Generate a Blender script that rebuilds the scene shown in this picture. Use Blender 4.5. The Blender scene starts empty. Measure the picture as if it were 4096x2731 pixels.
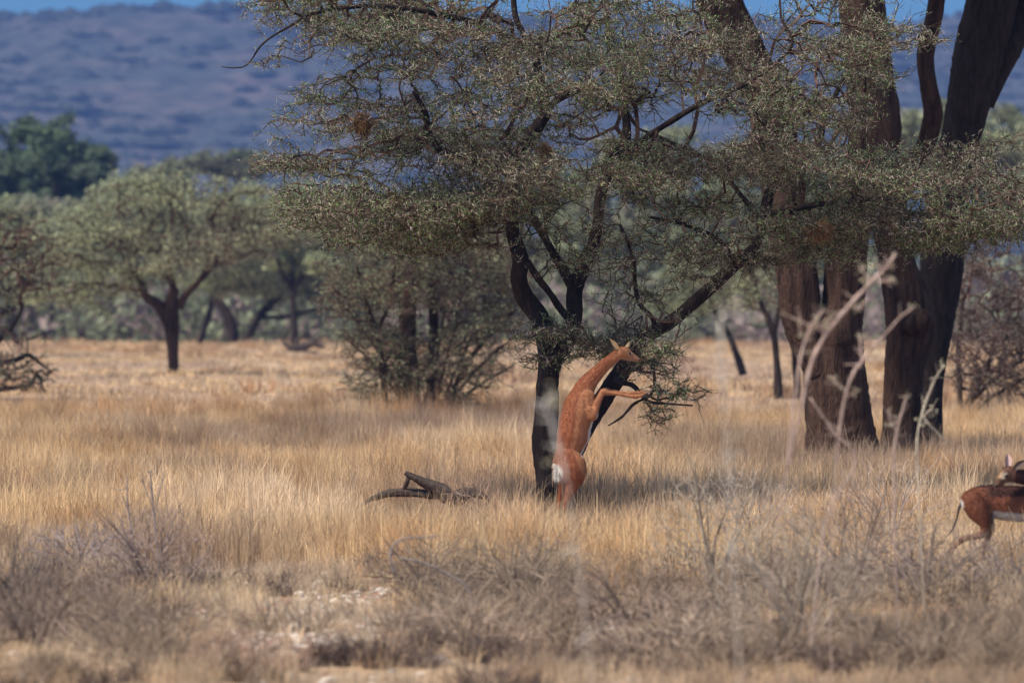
import bpy, math, random
import numpy as np
from mathutils import Vector, Matrix

# ------------------------------------------------------------------ camera, sky, sun, exposure
F = 26400.0      # focal length in photo pixels (photo is 4096 wide)
YH = 1200.0      # photo row of the horizon
H = 2.5          # eye height (vehicle roof hatch)
sc = bpy.context.scene
cam_d = bpy.data.cameras.new('camera')
cam = bpy.data.objects.new('camera', cam_d)
sc.collection.objects.link(cam)
sc.camera = cam
cam.location = (0, 0, H)
cam.rotation_euler = (math.radians(90), 0, 0)
cam_d.sensor_width = 36
cam_d.lens = 36 * F / 4096
cam_d.shift_y = -(1365.5 - YH) / 4096
cam_d.clip_start = 0.5
cam_d.clip_end = 30000
cam_d.dof.use_dof = True
cam_d.dof.focus_distance = 77.0
cam_d.dof.aperture_fstop = cam_d.lens / 82.0

SUN_EL, SUN_AZ = math.radians(50), math.radians(-124)   # azimuth from +Y towards +X
to_sun = Vector((math.cos(SUN_EL) * math.sin(SUN_AZ), math.cos(SUN_EL) * math.cos(SUN_AZ), math.sin(SUN_EL)))
sun_d = bpy.data.lights.new('sun', 'SUN')
sun_d.energy = 3.6
sun_d.angle = math.radians(10)   # sun through thin cloud, shadows are soft
sun_d.color = (1.0, 0.92, 0.80)
sun = bpy.data.objects.new('sun', sun_d)
sun.rotation_euler = to_sun.to_track_quat('Z', 'Y').to_euler()
sun.location = (0, 0, 60)
sc.collection.objects.link(sun)

w = bpy.data.worlds.new('World')
sc.world = w
w.use_nodes = True
nt = w.node_tree
for n in list(nt.nodes):
    nt.nodes.remove(n)
wo = nt.nodes.new('ShaderNodeOutputWorld')
bg = nt.nodes.new('ShaderNodeBackground')
sky = nt.nodes.new('ShaderNodeTexSky')
sky.sky_type = 'NISHITA'
sky.sun_disc = False
sky.sun_elevation = SUN_EL
sky.sun_rotation = SUN_AZ
sky.air_density = 1.0
sky.dust_density = 0.3
sky.ozone_density = 3.0
tint = nt.nodes.new('ShaderNodeMixRGB')
tint.blend_type = 'MULTIPLY'
tint.inputs[0].default_value = 1
stc = nt.nodes.new('ShaderNodeTexCoord'); sep = nt.nodes.new('ShaderNodeSeparateXYZ')
nt.links.new(stc.outputs['Generated'], sep.inputs[0])
sr = nt.nodes.new('ShaderNodeValToRGB')
sr.color_ramp.elements[0].position = 0.0; sr.color_ramp.elements[0].color = (0.09, 0.215, 0.42, 1)
sr.color_ramp.elements[1].position = 0.35; sr.color_ramp.elements[1].color = (0.95, 0.85, 0.78, 1)
sm_ = sr.color_ramp.elements.new(0.10); sm_.color = (0.17, 0.33, 0.54, 1)
nt.links.new(sep.outputs['Z'], sr.inputs[0]); nt.links.new(sr.outputs[0], tint.inputs[2])
nt.links.new(sky.outputs[0], tint.inputs[1])
nt.links.new(tint.outputs[0], bg.inputs[0])
bg.inputs[1].default_value = 0.135
nt.links.new(bg.outputs[0], wo.inputs[0])

sc.view_settings.view_transform = 'Standard'
sc.view_settings.look = 'None'
sc.view_settings.exposure = 0.92
sc.view_settings.gamma = 1
sc.render.engine = 'CYCLES'
sc.cycles.use_denoising = True
sc.cycles.max_bounces = 6
sc.cycles.diffuse_bounces = 3
sc.cycles.transmission_bounces = 3
sc.cycles.volume_bounces = 1
sc.cycles.sample_clamp_indirect = 4

rng = np.random.default_rng(7)
random.seed(7)

# ------------------------------------------------------------------ helpers
def gh(x, y):
    "height of the ground"
    x = np.asarray(x, float); y = np.asarray(y, float)
    far = np.clip((y - 90) / 150, 0, 1)
    return (0.04 * np.sin(x * 0.9 + 1) * np.sin(y * 0.23) + 0.03 * np.sin(x * 2.1 + y * 0.6)
            + far * (0.07 * np.sin(x * 0.13 + y * 0.045) + 0.05 * np.sin(x * 0.31 - y * 0.08 + 2)))

def P(px, py, D):
    return np.array([(px - 2048) / F * D, D, H - (py - YH) / F * D])

def G(px, D):
    x = (px - 2048) / F * D
    return np.array([x, D, float(gh(x, D))])

def tag(o, label=None, cat=None, group=None, kind=None):
    if label: o['label'] = label
    if cat: o['category'] = cat
    if group: o['group'] = group
    if kind: o['kind'] = kind
    return o

def empty(name, loc, label, cat, group=None):
    o = bpy.data.objects.new(name, None)
    o.location = Vector(loc)
    o.empty_display_size = 0.3
    sc.collection.objects.link(o)
    return tag(o, label, cat, group)

def wloc(o):
    v = np.zeros(3)
    while o is not None:
        v += np.array(o.location); o = o.parent
    return v

def mesh_obj(name, V, Fc, mats, parent=None, col=None, midx=None, smooth=False, origin=None):
    V = np.asarray(V, np.float32); Fc = np.asarray(Fc, np.int32)
    if parent is not None:
        V = V - wloc(parent).astype(np.float32)
    elif origin is not None:
        V = V - np.asarray(origin, np.float32)
    me = bpy.data.meshes.new(name)
    k = Fc.shape[1]
    me.vertices.add(len(V)); me.vertices.foreach_set('co', V.ravel())
    me.loops.add(Fc.size); me.loops.foreach_set('vertex_index', Fc.ravel())
    me.polygons.add(len(Fc)); me.polygons.foreach_set('loop_start', np.arange(len(Fc), dtype=np.int32) * k)
    if not isinstance(mats, (list, tuple)): mats = [mats]
    for m in mats: me.materials.append(m)
    if midx is not None: me.polygons.foreach_set('material_index', np.asarray(midx, np.int32))
    me.polygons.foreach_set('use_smooth', np.full(len(Fc), smooth))
    me.update(calc_edges=True)
    if col is not None:
        a = me.attributes.new('Col', 'FLOAT_COLOR', 'POINT')
        c = np.ones((len(V), 4), np.float32); c[:, :3] = col
        a.data.foreach_set('color', c.ravel())
    o = bpy.data.objects.new(name, me)
    if parent is not None: o.parent = parent
    elif origin is not None: o.location = Vector(origin)
    sc.collection.objects.link(o)
    return o

class MB:
    "collects quads"
    def __init__(s): s.V = []; s.F = []; s.C = []; s.n = 0
    def add(s, V, Fc, col=None):
        V = np.asarray(V, float).reshape(-1, 3); s.V.append(V); s.F.append(np.asarray(Fc) + s.n)
        s.C.append(np.broadcast_to(np.asarray(col if col is not None else (1, 1, 1), float), V.shape)); s.n += len(V)
    def build(s, name, mat, parent=None, smooth=False, origin=None):
        return mesh_obj(name, np.concatenate(s.V), np.concatenate(s.F), mat, parent, np.concatenate(s.C), None, smooth, origin)

def catmull(pts, n=8):
    pts = np.asarray(pts, float)
    P_ = np.vstack([2 * pts[0] - pts[1], pts, 2 * pts[-1] - pts[-2]])
    out = []
    for i in range(1, len(P_) - 2):
        t = np.linspace(0, 1, n, endpoint=False)[:, None]
        a, b, c, d = P_[i - 1], P_[i], P_[i + 1], P_[i + 2]
        out.append(0.5 * ((2 * b) + (-a + c) * t + (2 * a - 5 * b + 4 * c - d) * t ** 2 + (-a + 3 * b - 3 * c + d) * t ** 3))
    out.append(pts[-1][None])
    return np.vstack(out)

def norm(v):
    return v / (np.linalg.norm(v, axis=-1, keepdims=True) + 1e-9)

def tube(mb, pts, sides=12, sub=8, rough=0.10, col=(1, 1, 1), r_g=None):
    "pts: (x,y,z,r) rows -> knobbly swept tube with closed ends"
    q = catmull(pts, sub); C = q[:, :3]; R = np.maximum(q[:, 3], 0.002)
    T = norm(np.gradient(C, axis=0))
    ref = np.array([0.13, 1.0, 0.07]); ref /= np.linalg.norm(ref)
    A = norm(np.cross(T, ref)); B = np.cross(T, A)
    m = len(C); ang = np.linspace(0, 2 * np.pi, sides, endpoint=False)
    ph = rng.uniform(0, 6.28, 6)
    s = np.concatenate([[0], np.cumsum(np.linalg.norm(np.diff(C, axis=0), axis=1))])[:, None]
    rm = R.max()
    lump = 1 + rough * (np.sin(ang * 2 + s / rm * 0.5 + ph[0]) + 0.7 * np.sin(ang * 3 - s / rm * 0.9 + ph[1])
                        + 0.5 * np.sin(ang * 5 + s / rm * 0.4 + ph[2])) + rng.normal(0, rough * 0.25, (m, sides))
    rad = R[:, None] * lump
    V = C[:, None] + rad[..., None] * (np.cos(ang)[None, :, None] * A[:, None] + np.sin(ang)[None, :, None] * B[:, None])
    V = V.reshape(-1, 3)
    i = np.arange(m - 1)[:, None] * sides; j = np.arange(sides)[None]; j2 = (j + 1) % sides
    Q = np.stack([i + j, i + j2, i + sides + j2, i + sides + j], -1).reshape(-1, 4)
    V = np.vstack([V, C[0], C[-1]])
    c0, c1 = m * sides, m * sides + 1
    jj = np.arange(0, sides, 2)
    Q0 = np.stack([np.full(len(jj), c0), (jj + 2) % sides, (jj + 1) % sides, jj], -1)
    l = (m - 1) * sides
    Q1 = np.stack([np.full(len(jj), c1), l + jj, l + (jj + 1) % sides, l + (jj + 2) % sides], -1)
    mb.add(V, np.vstack([Q, Q0, Q1]), col)

def prisms(P0, P1, R0, R1, sides=3):
    P0 = np.asarray(P0, float); P1 = np.asarray(P1, float); n = len(P0)
    T = norm(P1 - P0)
    ref = np.where(np.abs(T[:, 2:3]) > 0.9, np.array([[1., 0, 0]]), np.array([[0., 0, 1]]))
    A = norm(np.cross(T, ref)); B = np.cross(T, A)
    ang = np.linspace(0, 2 * np.pi, sides, endpoint=False)
    ring = np.cos(ang)[None, :, None] * A[:, None] + np.sin(ang)[None, :, None] * B[:, None]
    V = np.concatenate([P0[:, None] + ring * R0[:, None, None], P1[:, None] + ring * R1[:, None, None]], 1).reshape(-1, 3)
    b = (np.arange(n) * 2 * sides)[:, None]; j = np.arange(sides)[None]; j2 = (j + 1) % sides
    Q = np.stack([b + j, b + j2, b + sides + j2, b + sides + j], -1).reshape(-1, 4)
    return V, Q

def cards(C, A, B):
    "quads with centre C and half axes A, B, lozenge shaped"
    n = len(C)
    V = np.stack([C - A, C + B - A * 0.1, C + A, C - B - A * 0.1], 1).reshape(-1, 3)
    return V, (np.arange(n)[:, None] * 4 + np.arange(4)[None])

def rdir(n, flat=1.0):
    v = rng.normal(size=(n, 3)); v[:, 2] *= flat
    return norm(v)

# ------------------------------------------------------------------ materials
def new_mat(name):
    m = bpy.data.materials.new(name); m.use_nodes = True
    for n in list(m.node_tree.nodes): m.node_tree.nodes.remove(n)
    return m, m.node_tree.nodes, m.node_tree.links

def col_mat(name, base=(1, 1, 1), rough=0.85, transl=0.0, noise_scale=6, noise_amt=0.35, spec=0.15, bump=0.0, bump_scale=40, stretch=(1, 1, 1)):
    "vertex colour times base times noise"
    m, N, L = new_mat(name)
    out = N.new('ShaderNodeOutputMaterial')
    at = N.new('ShaderNodeAttribute'); at.attribute_name = 'Col'
    tc = N.new('ShaderNodeTexCoord'); mp = N.new('ShaderNodeMapping'); mp.inputs['Scale'].default_value = stretch
    L.new(tc.outputs['Object'], mp.inputs[0])
    nz = N.new('ShaderNodeTexNoise'); nz.inputs['Scale'].default_value = noise_scale; nz.inputs['Detail'].default_value = 5
    L.new(mp.outputs[0], nz.inputs['Vector'])
    mr = N.new('ShaderNodeMapRange'); mr.inputs[1].default_value = 0.3; mr.inputs[2].default_value = 0.7
    mr.inputs[3].default_value = 1 - noise_amt; mr.inputs[4].default_value = 1 + noise_amt
    L.new(nz.outputs[0], mr.inputs[0])
    mx = N.new('ShaderNodeMixRGB'); mx.blend_type = 'MULTIPLY'; mx.inputs[0].default_value = 1; mx.inputs[2].default_value = (*base, 1)
    L.new(at.outputs['Color'], mx.inputs[1])
    mx2 = N.new('ShaderNodeVectorMath'); mx2.operation = 'SCALE'
    L.new(mx.outputs[0], mx2.inputs[0]); L.new(mr.outputs[0], mx2.inputs['Scale'])
    pb = N.new('ShaderNodeBsdfPrincipled'); pb.inputs['Roughness'].default_value = rough
    pb.inputs['Specular IOR Level'].default_value = spec
    L.new(mx2.outputs[0], pb.inputs['Base Color'])
    if bump:
        nb = N.new('ShaderNodeTexNoise'); nb.inputs['Scale'].default_value = bump_scale; nb.inputs['Detail'].default_value = 6
        L.new(mp.outputs[0], nb.inputs['Vector'])
        b = N.new('ShaderNodeBump'); b.inputs['Strength'].default_value = 1; b.inputs['Distance'].default_value = bump
        L.new(nb.outputs[0], b.inputs['Height']); L.new(b.outputs[0], pb.inputs['Normal'])
    if transl:
        tr = N.new('ShaderNodeBsdfTranslucent'); L.new(mx2.outputs[0], tr.inputs[0])
        ms = N.new('ShaderNodeMixShader'); ms.inputs[0].default_value = transl
        L.new(pb.outputs[0], ms.inputs[1]); L.new(tr.outputs[0], ms.inputs[2]); L.new(ms.outputs[0], out.inputs[0])
    else:
        L.new(pb.outputs[0], out.inputs[0])
    return m

M_bark = col_mat('bark', (0.034, 0.024, 0.020), 0.95, 0, 5, 0.45, 0.1, 0.03, 14, (3, 3, 0.7))
M_bark_brown = col_mat('brown_bark', (0.066, 0.038, 0.027), 0.95, 0, 3, 0.6, 0.08, 0.09, 12, (3.5, 3.5, 0.5))
M_twig = col_mat('twig_bark', (0.085, 0.052, 0.042), 0.9, 0, 3, 0.3, 0.1)
M_leaf = col_mat('acacia_leaf', (1, 1, 1), 0.75, 0.42, 1.2, 0.25, 0.2)
M_thorn = col_mat('thorn', (0.50, 0.42, 0.33), 0.6, 0, 2, 0.25, 0.3)
M_grass = col_mat('dry_grass', (1, 1, 1), 0.75, 0.35, 0.8, 0.12, 0.2)
M_drytwig = col_mat('dry_twig', (1, 1, 1), 0.9, 0, 4, 0.25, 0.1)
M_fur = col_mat('fur', (1, 1, 1), 0.7, 0, 30, 0.10, 0.25, 0.004, 160, (1, 1, 0.4))
M_straw = col_mat('nest_straw', (1, 1, 1), 0.8, 0.2, 20, 0.3, 0.1)
M_stone = col_mat('pale_stone', (1, 1, 1), 0.85, 0, 9, 0.25, 0.2, 0.01, 20)
M_dead = col_mat('dead_wood', (1, 1, 1), 0.9, 0, 8, 0.4, 0.1, 0.012, 30, (0.5, 3, 3))

def plain(name, c, rough=0.4):
    m, N, L = new_mat(name)
    out = N.new('ShaderNodeOutputMaterial'); pb = N.new('ShaderNodeBsdfPrincipled')
    nz = N.new('ShaderNodeTexNoise'); nz.inputs['Scale'].default_value = 60
    mx = N.new('ShaderNodeMixRGB'); mx.inputs[1].default_value = (*c, 1); mx.inputs[2].default_value = (*[v * 0.6 for v in c], 1)
    L.new(nz.outputs[0], mx.inputs[0]); L.new(mx.outputs[0], pb.inputs['Base Color'])
    pb.inputs['Roughness'].default_value = rough
    L.new(pb.outputs[0], out.inputs[0]); return m
M_eye = plain('eye_dark', (0.012, 0.008, 0.006), 0.12)
M_hoof = plain('hoof_horn', (0.03, 0.022, 0.018), 0.5)

# ground
m, N, L = new_mat('savanna_soil')
out = N.new('ShaderNodeOutputMaterial'); pb = N.new('ShaderNodeBsdfPrincipled'); pb.inputs['Roughness'].default_value = 0.95
pb.inputs['Specular IOR Level'].default_value = 0.1
tc = N.new('ShaderNodeTexCoord')
def noise(scale, det=5, vec=None, stretch=None):
    nz = N.new('ShaderNodeTexNoise'); nz.inputs['Scale'].default_value = scale; nz.inputs['Detail'].default_value = det
    if stretch:
        mp = N.new('ShaderNodeMapping'); mp.inputs['Scale'].default_value = stretch; L.new(tc.outputs['Object'], mp.inputs[0]); L.new(mp.outputs[0], nz.inputs['Vector'])
    else: L.new(tc.outputs['Object'], nz.inputs['Vector'])
    return nz
def ramp(src, stops):
    r = N.new('ShaderNodeValToRGB'); e = r.color_ramp.elements
    while len(e) < len(stops): e.new(0.5)
    for i, (p, c) in enumerate(stops): e[i].position = p; e[i].color = (*c, 1)
    L.new(src, r.inputs[0]); return r
n1 = noise(0.35, 6); n2 = noise(9, 8)
r1 = ramp(n1.outputs[0], [(0.3, (0.30, 0.20, 0.12)), (0.5, (0.36, 0.25, 0.17)), (0.7, (0.42, 0.29, 0.17))])
r2 = ramp(n2.outputs[0], [(0.3, (0.55, 0.5, 0.48)), (0.55, (1, 1, 1)), (0.72, (1.3, 1.28, 1.25))])
mx = N.new('ShaderNodeMixRGB'); mx.blend_type = 'MULTIPLY'; mx.inputs[0].default_value = 1
L.new(r1.outputs[0], mx.inputs[1]); L.new(r2.outputs[0], mx.inputs[2]); L.new(mx.outputs[0], pb.inputs['Base Color'])
b = N.new('ShaderNodeBump'); b.inputs['Distance'].default_value = 0.03; L.new(n2.outputs[0], b.inputs['Height']); L.new(b.outputs[0], pb.inputs['Normal'])
L.new(pb.outputs[0], out.inputs[0])
M_ground = m

m, N, L = new_mat('hill_slope')
out = N.new('ShaderNodeOutputMaterial'); pb = N.new('ShaderNodeBsdfPrincipled'); pb.inputs['Roughness'].default_value = 1
tc = N.new('ShaderNodeTexCoord')
n1 = noise(0.016, 8, None, (1, 0.5, 3.0)); n2 = noise(0.09, 6, None, (1, .4, 2.5))
r1 = ramp(n1.outputs[0], [(0.42, (0.05, 0.055, 0.04)), (0.56, (0.09, 0.075, 0.055)), (0.74, (0.125, 0.085, 0.075))])
r2 = ramp(n2.outputs[0], [(0.36, (0.3, 0.35, 0.3)), (0.6, (1, 1, 1))])
mx = N.new('ShaderNodeMixRGB'); mx.blend_type = 'MULTIPLY'; mx.inputs[0].default_value = 1
L.new(r1.outputs[0], mx.inputs[1]); L.new(r2.outputs[0], mx.inputs[2]); L.new(mx.outputs[0], pb.inputs['Base Color'])
L.new(pb.outputs[0], out.inputs[0])
M_hill = m

# ------------------------------------------------------------------ ground and hill
ys = np.concatenate([np.linspace(-20, 30, 6), np.linspace(32, 130, 150), np.linspace(135, 500, 90), np.linspace(540, 2600, 25), np.linspace(3000, 9000, 8)])
u = np.linspace(-1, 1, 121)
YY, UU = np.meshgrid(ys, u, indexing='ij')
XX = UU * (14 + np.abs(YY) * 0.35)
ZZ = gh(XX, YY)
ZZ = np.where(YY > 600, 0, ZZ)
V = np.stack([XX, YY, ZZ], -1).reshape(-1, 3)
r_, c_ = YY.shape
i = (np.arange(r_ - 1)[:, None] * c_ + np.arange(c_ - 1)[None]).ravel()
Q = np.stack([i, i + 1, i + c_ + 1, i + c_], -1)
tag(mesh_obj('ground', V, Q, M_ground, smooth=True), kind='structure')

HX = np.linspace(-2200, 2200, 221); HY = np.linspace(2300, 5600, 60)
YY, XX = np.meshgrid(HY, HX, indexing='ij')
t = np.clip((YY - 2400) / 1700, 0, 1)
prof = 173 + 1.5 * np.sin(XX * 0.021) + 1.2 * np.sin(XX * 0.05 + 1) + 1.2 * np.sin(XX * 0.13) - 6 * np.clip((XX - 50) / 300, -0.3, 1)
ZZ = prof * (t * t * (3 - 2 * t)) ** 0.8 * np.where(YY > 4100, 1 - 0.10 * (YY - 4100) / 1500, 1) - 0.8
ZZ += t * (5 * np.sin(XX * 0.012 + YY * 0.006) + 3 * np.sin(XX * 0.03 - YY * 0.013))* (YY < 3900)
V = np.stack([XX, YY, ZZ], -1).reshape(-1, 3)
r_, c_ = YY.shape
i = (np.arange(r_ - 1)[:, None] * c_ + np.arange(c_ - 1)[None]).ravel()
Q = np.stack([i, i + 1, i + c_ + 1, i + c_], -1)
hill = tag(mesh_obj('hill', V, Q, M_hill, smooth=True), kind='structure')

# bush cover on the hill (nobody could count it)
n = 16000
hy = rng.uniform(2450, 4300, n); hx = rng.uniform(-0.13, 0.13, n) * hy
patch = np.sin(hx * 0.02 + 3 * np.sin(hy * 0.004)) + np.sin(hx * 0.011 - hy * 0.017) + rng.normal(0, 0.6, n)
k = patch > -0.9; hx = hx[k]; hy = hy[k]; n = len(hx)
iy = np.searchsorted(HY, hy) - 1; ix = np.searchsorted(HX, hx) - 1
hz = ZZ[iy, ix]
s = rng.uniform(2.0, 6.0, n)
octv = np.array([[1, 0, 0], [0, 1, 0], [-1, 0, 0], [0, -1, 0], [0, 0, 1], [0, 0, -0.6]], float)
V = (octv[None] * s[:, None, None] * rng.uniform(0.6, 1.3, (n, 6, 3)) * np.array([1.5, 1.2, 0.7]) + np.stack([hx, hy, hz + s * 0.3], -1)[:, None]).reshape(-1, 3)
tf = np.array([[0, 1, 4, 4], [1, 2, 4, 4], [2, 3, 4, 4], [3, 0, 4, 4], [1, 0, 5, 5], [2, 1, 5, 5], [3, 2, 5, 5], [0, 3, 5, 5]])[:, :3]
Tt = (np.arange(n)[:, None, None] * 6 + tf[None]).reshape(-1, 3)
c = np.repeat(np.array([0.052, 0.06, 0.045]) * rng.uniform(0.75, 1.5, (n, 1)), 6, 0)
tag(mesh_obj('hillside_bushes', V, Tt, M_leaf, col=c), 'low dark bushes covering the far blue hillside', 'bushes', kind='stuff')

# ------------------------------------------------------------------ tree growing
def mst(seeds, seedlen, pts, bf=0.35):
    "greedy minimum path growth; returns nodes, parent"
    ns = len(seeds); n = len(pts)
    X = np.vstack([seeds, pts]); par = np.full(ns + n, -1)
    path = np.zeros(ns + n); path[:ns] = seedlen
    best = np.full(n, 1e9); bp = np.zeros(n, int)
    for a in range(0, n, 2000):
        d = np.linalg.norm(pts[a:a + 2000, None] - seeds[None], axis=2)
        cst = d + bf * seedlen[None]
        j = cst.argmin(1); best[a:a + 2000] = cst[np.arange(len(j)), j]; bp[a:a + 2000] = j
    alive = np.arange(n); Pa = pts.copy(); ba = best.copy(); order = []
    for _ in range(n):
        i = int(ba.argmin()); gi = alive[i]; q = ns + gi
        par[q] = bp[gi]; path[q] = path[par[q]] + np.linalg.norm(X[q] - X[par[q]]); order.append(q)
        ba[i] = 1e9
        d = np.sqrt(((Pa - X[q]) ** 2).sum(1)) + bf * path[q]
        up = (d < ba) & (ba < 1e8)
        ba[up] = d[up]; bp[alive[up]] = q
        if _ % 1500 == 1499:
            kk = ba < 1e8; alive = alive[kk]; Pa = Pa[kk]; ba = ba[kk]
            if len(alive) == 0: break
    cnt = np.zeros(ns + n)
    cnt[ns:] = 1
    for q in reversed(order): cnt[par[q]] += cnt[q]
    return X, par, cnt, ns

def in_poly(x, y, poly):
    poly = np.asarray(poly, float); ins = np.zeros(len(x), bool); j = len(poly) - 1
    for i in range(len(poly)):
        xi, yi = poly[i]; xj, yj = poly[j]
        c = ((yi > y) != (yj > y)) & (x < (xj - xi) * (y - yi) / (yj - yi + 1e-12) + xi)
        ins ^= c; j = i
    return ins

def pad_points(D, depth, polys, npads, per, rx, rz, holes=(), tilt=0.12):
    "flat foliage sprays spread through a crown whose side outline is polys (photo pixels at distance D)"
    out = []; cen = []
    tot = sum(w for _, w in polys)
    for poly, wgt in polys:
        poly = np.asarray(poly, float); lo = poly.min(0); hi = poly.max(0)
        need = int(npads * wgt / tot); got = 0
        while got < need:
            x = rng.uniform(lo[0], hi[0], 50); y = rng.uniform(lo[1], hi[1], 50)
            ok = in_poly(x, y, poly)
            for h in holes: ok &= ~in_poly(x, y, h)
            for a, b_ in zip(x[ok], y[ok]):
                if got >= need: break
                cen.append(P(a, b_, D) + np.array([0, rng.uniform(-depth, depth) if depth < 90 else 0, 0])); got += 1
    for c in cen:
        k = max(3, int(per * rng.uniform(0.6, 1.4))); R = rx * rng.uniform(0.6, 1.3)
        a = rng.uniform(0, 6.28, k); rr = R * np.sqrt(rng.uniform(0, 1, k))
        tx, ty = rng.normal(0, tilt, 2)
        x = rr * np.cos(a); y = rr * np.sin(a)
        z = tx * x + ty * y + rng.normal(0, rz, k) + 0.10 * R * (1 - (rr / R) ** 2)
        out.append(c + np.stack([x, y, z], -1))
    return np.vstack(out)

def limb(px_rows, D):
    "rows of (px, py, radius px, depth offset m) -> world rows"
    out = []
    for r in px_rows:
        dd = r[3] if len(r) > 3 else 0
        p = P(r[0], r[1], D); p[1] += dd
        out.append([*p, r[2] / F * D])
    return np.array(out)

LEAF_PAL = np.array([1.0, 1.1, 0.95]) * np.array([[0.09, 0.105, 0.06], [0.14, 0.19, 0.085], [0.24, 0.32, 0.125], [0.15, 0.22, 0.13], [0.11, 0.105, 0.065], [0.20, 0.22, 0.12]])

def grow_tree(name, label, cat, base, stems, limbs, pts, bf=0.35, seed_from=0.3, twig_r=0.006, max_r=0.06, leaf_n=8, leaf_len=0.02,
              leaf_w=0.35, leaf_spread=0.03, thorn_n=0, thorn_len=0.05, bark=None, twigs=1, twig_len=0.15, pal=LEAF_PAL, sides=12, group=None,
              twig_mat=None, flat=0.5, trunk_name='trunk', rough=0.09, crown_name='crown', leaf_align=0.0):
    bark = bark or M_bark; twig_mat = twig_mat or M_twig
    root = empty(name, base, label, cat, group)
    for s_ in stems:
        mb = MB(); tube(mb, s_, sides, 8, rough); mb.build(trunk_name, bark, root, True)
    for s_ in limbs:
        mb = MB(); tube(mb, s_, max(8, sides - 2), 7, rough); mb.build('limb', bark, root, True)
    sd = []; sl = []
    for k_, s_ in enumerate(list(stems) + list(limbs)):
        q = catmull(s_, 6)[:, :3]; l = np.concatenate([[0], np.cumsum(np.linalg.norm(np.diff(q, axis=0), axis=1))])
        a = int(len(q) * (seed_from if k_ < len(stems) else 0.1))
        sd.append(q[a:]); sl.append((l[a:] - l[a]) * 0.5)
    sd = np.vstack(sd); sl = np.concatenate(sl)
    X, par, cnt, ns = mst(sd, sl, pts, bf)
    q = np.arange(ns, len(X)); p = par[q]
    rad = np.minimum(twig_r * np.maximum(cnt, 1) ** 0.36, max_r)
    rp = np.where(p < ns, rad[q] * 1.15, rad[np.maximum(p, 0)]); rp = np.minimum(rp, rad[q] * 1.5)
    mid = (X[q] + X[p]) / 2 + rng.normal(0, 1, (len(q), 3)) * np.linalg.norm(X[q] - X[p], axis=1)[:, None] * 0.09
    rm = (rp + rad[q]) / 2
    S0 = [X[p], mid]; S1 = [mid, X[q]]; A0 = [rp, rm]; A1 = [rm, rad[q]]
    thin0 = [X[p][rad[q] < twig_r * 4]]; thin1 = [X[q][rad[q] < twig_r * 4]]
    for _ in range(twigs):
        t = rng.uniform(0.1, 1, (len(q), 1)); st = X[p] * (1 - t) + X[q] * t
        d = norm(norm(X[q] - X[p]) * 0.8 + rdir(len(q), flat)); ln = twig_len * rng.uniform(0.4, 1.3, (len(q), 1))
        en = st + d * ln
        S0.append(st); S1.append(en); A0.append(np.full(len(q), twig_r)); A1.append(np.full(len(q), twig_r * 0.35))
        thin0.append(st); thin1.append(en)
    V, Q = prisms(np.vstack(S0), np.vstack(S1), np.concatenate(A0), np.concatenate(A1))
    tint_ = np.repeat(rng.uniform(0.6, 1.35, (len(Q) // 3, 1)), 6, 0) * np.array([[1, 0.95, 0.9]])
    crown = mesh_obj(crown_name, V, Q, twig_mat, root, tint_)
    T0 = np.vstack(thin0); T1 = np.vstack(thin1)
    if leaf_n:
        n = int(len(T0) * leaf_n); i = rng.integers(0, len(T0), n); t = rng.uniform(0, 1, (n, 1))
        C = T0[i] * (1 - t) + T1[i] * t + rng.normal(0, leaf_spread, (n, 3))
        A = norm(rdir(n, 0.8) + leaf_align * norm(T1[i] - T0[i])); B = norm(np.cross(A, rdir(n))); ln = leaf_len * rng.uniform(0.5, 1.4, (n, 1))
        V, Q = cards(C, A * ln, B * ln * leaf_w)
        # colour patches put lit and dark clumps of the crown into the leaves
        ph = rng.uniform(0, 6, 3); s3 = 2.2 if leaf_len < 0.05 else 0.7
        u_ = np.sin(C[:, 0] * s3 + ph[0]) + np.sin(C[:, 2] * s3 * 2.2 + ph[1]) + np.sin(C[:, 1] * s3 + ph[2]) + rng.normal(0, 0.7, n)
        ci = np.clip(((u_ + 3) / 6 * len(pal)).astype(int), 0, len(pal) - 1)
        c = pal[ci] * rng.uniform(0.7, 1.6, (n, 1))
        mesh_obj('foliage', V, Q, M_leaf, crown, np.repeat(c, 4, 0))
    if thorn_n:
        n = int(len(T0) * thorn_n); i = rng.integers(0, len(T0), n); t = rng.uniform(0, 1, (n, 1))
        s0 = T0[i] * (1 - t) + T1[i] * t
        d = norm(np.cross(T1[i] - T0[i], rdir(n)) + 0.3 * rdir(n)); ln = thorn_len * rng.uniform(0.4, 1.3, (n, 1))
        V, Q = prisms(s0, s0 + d * ln, np.full(n, 0.0028), np.full(n, 0.0008))
        mesh_obj('thorns', V, Q, M_thorn, crown, np.repeat(rng.uniform(0.6, 1.2, (n, 1)), 6, 0) * np.ones((1, 3)))
    return root

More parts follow.
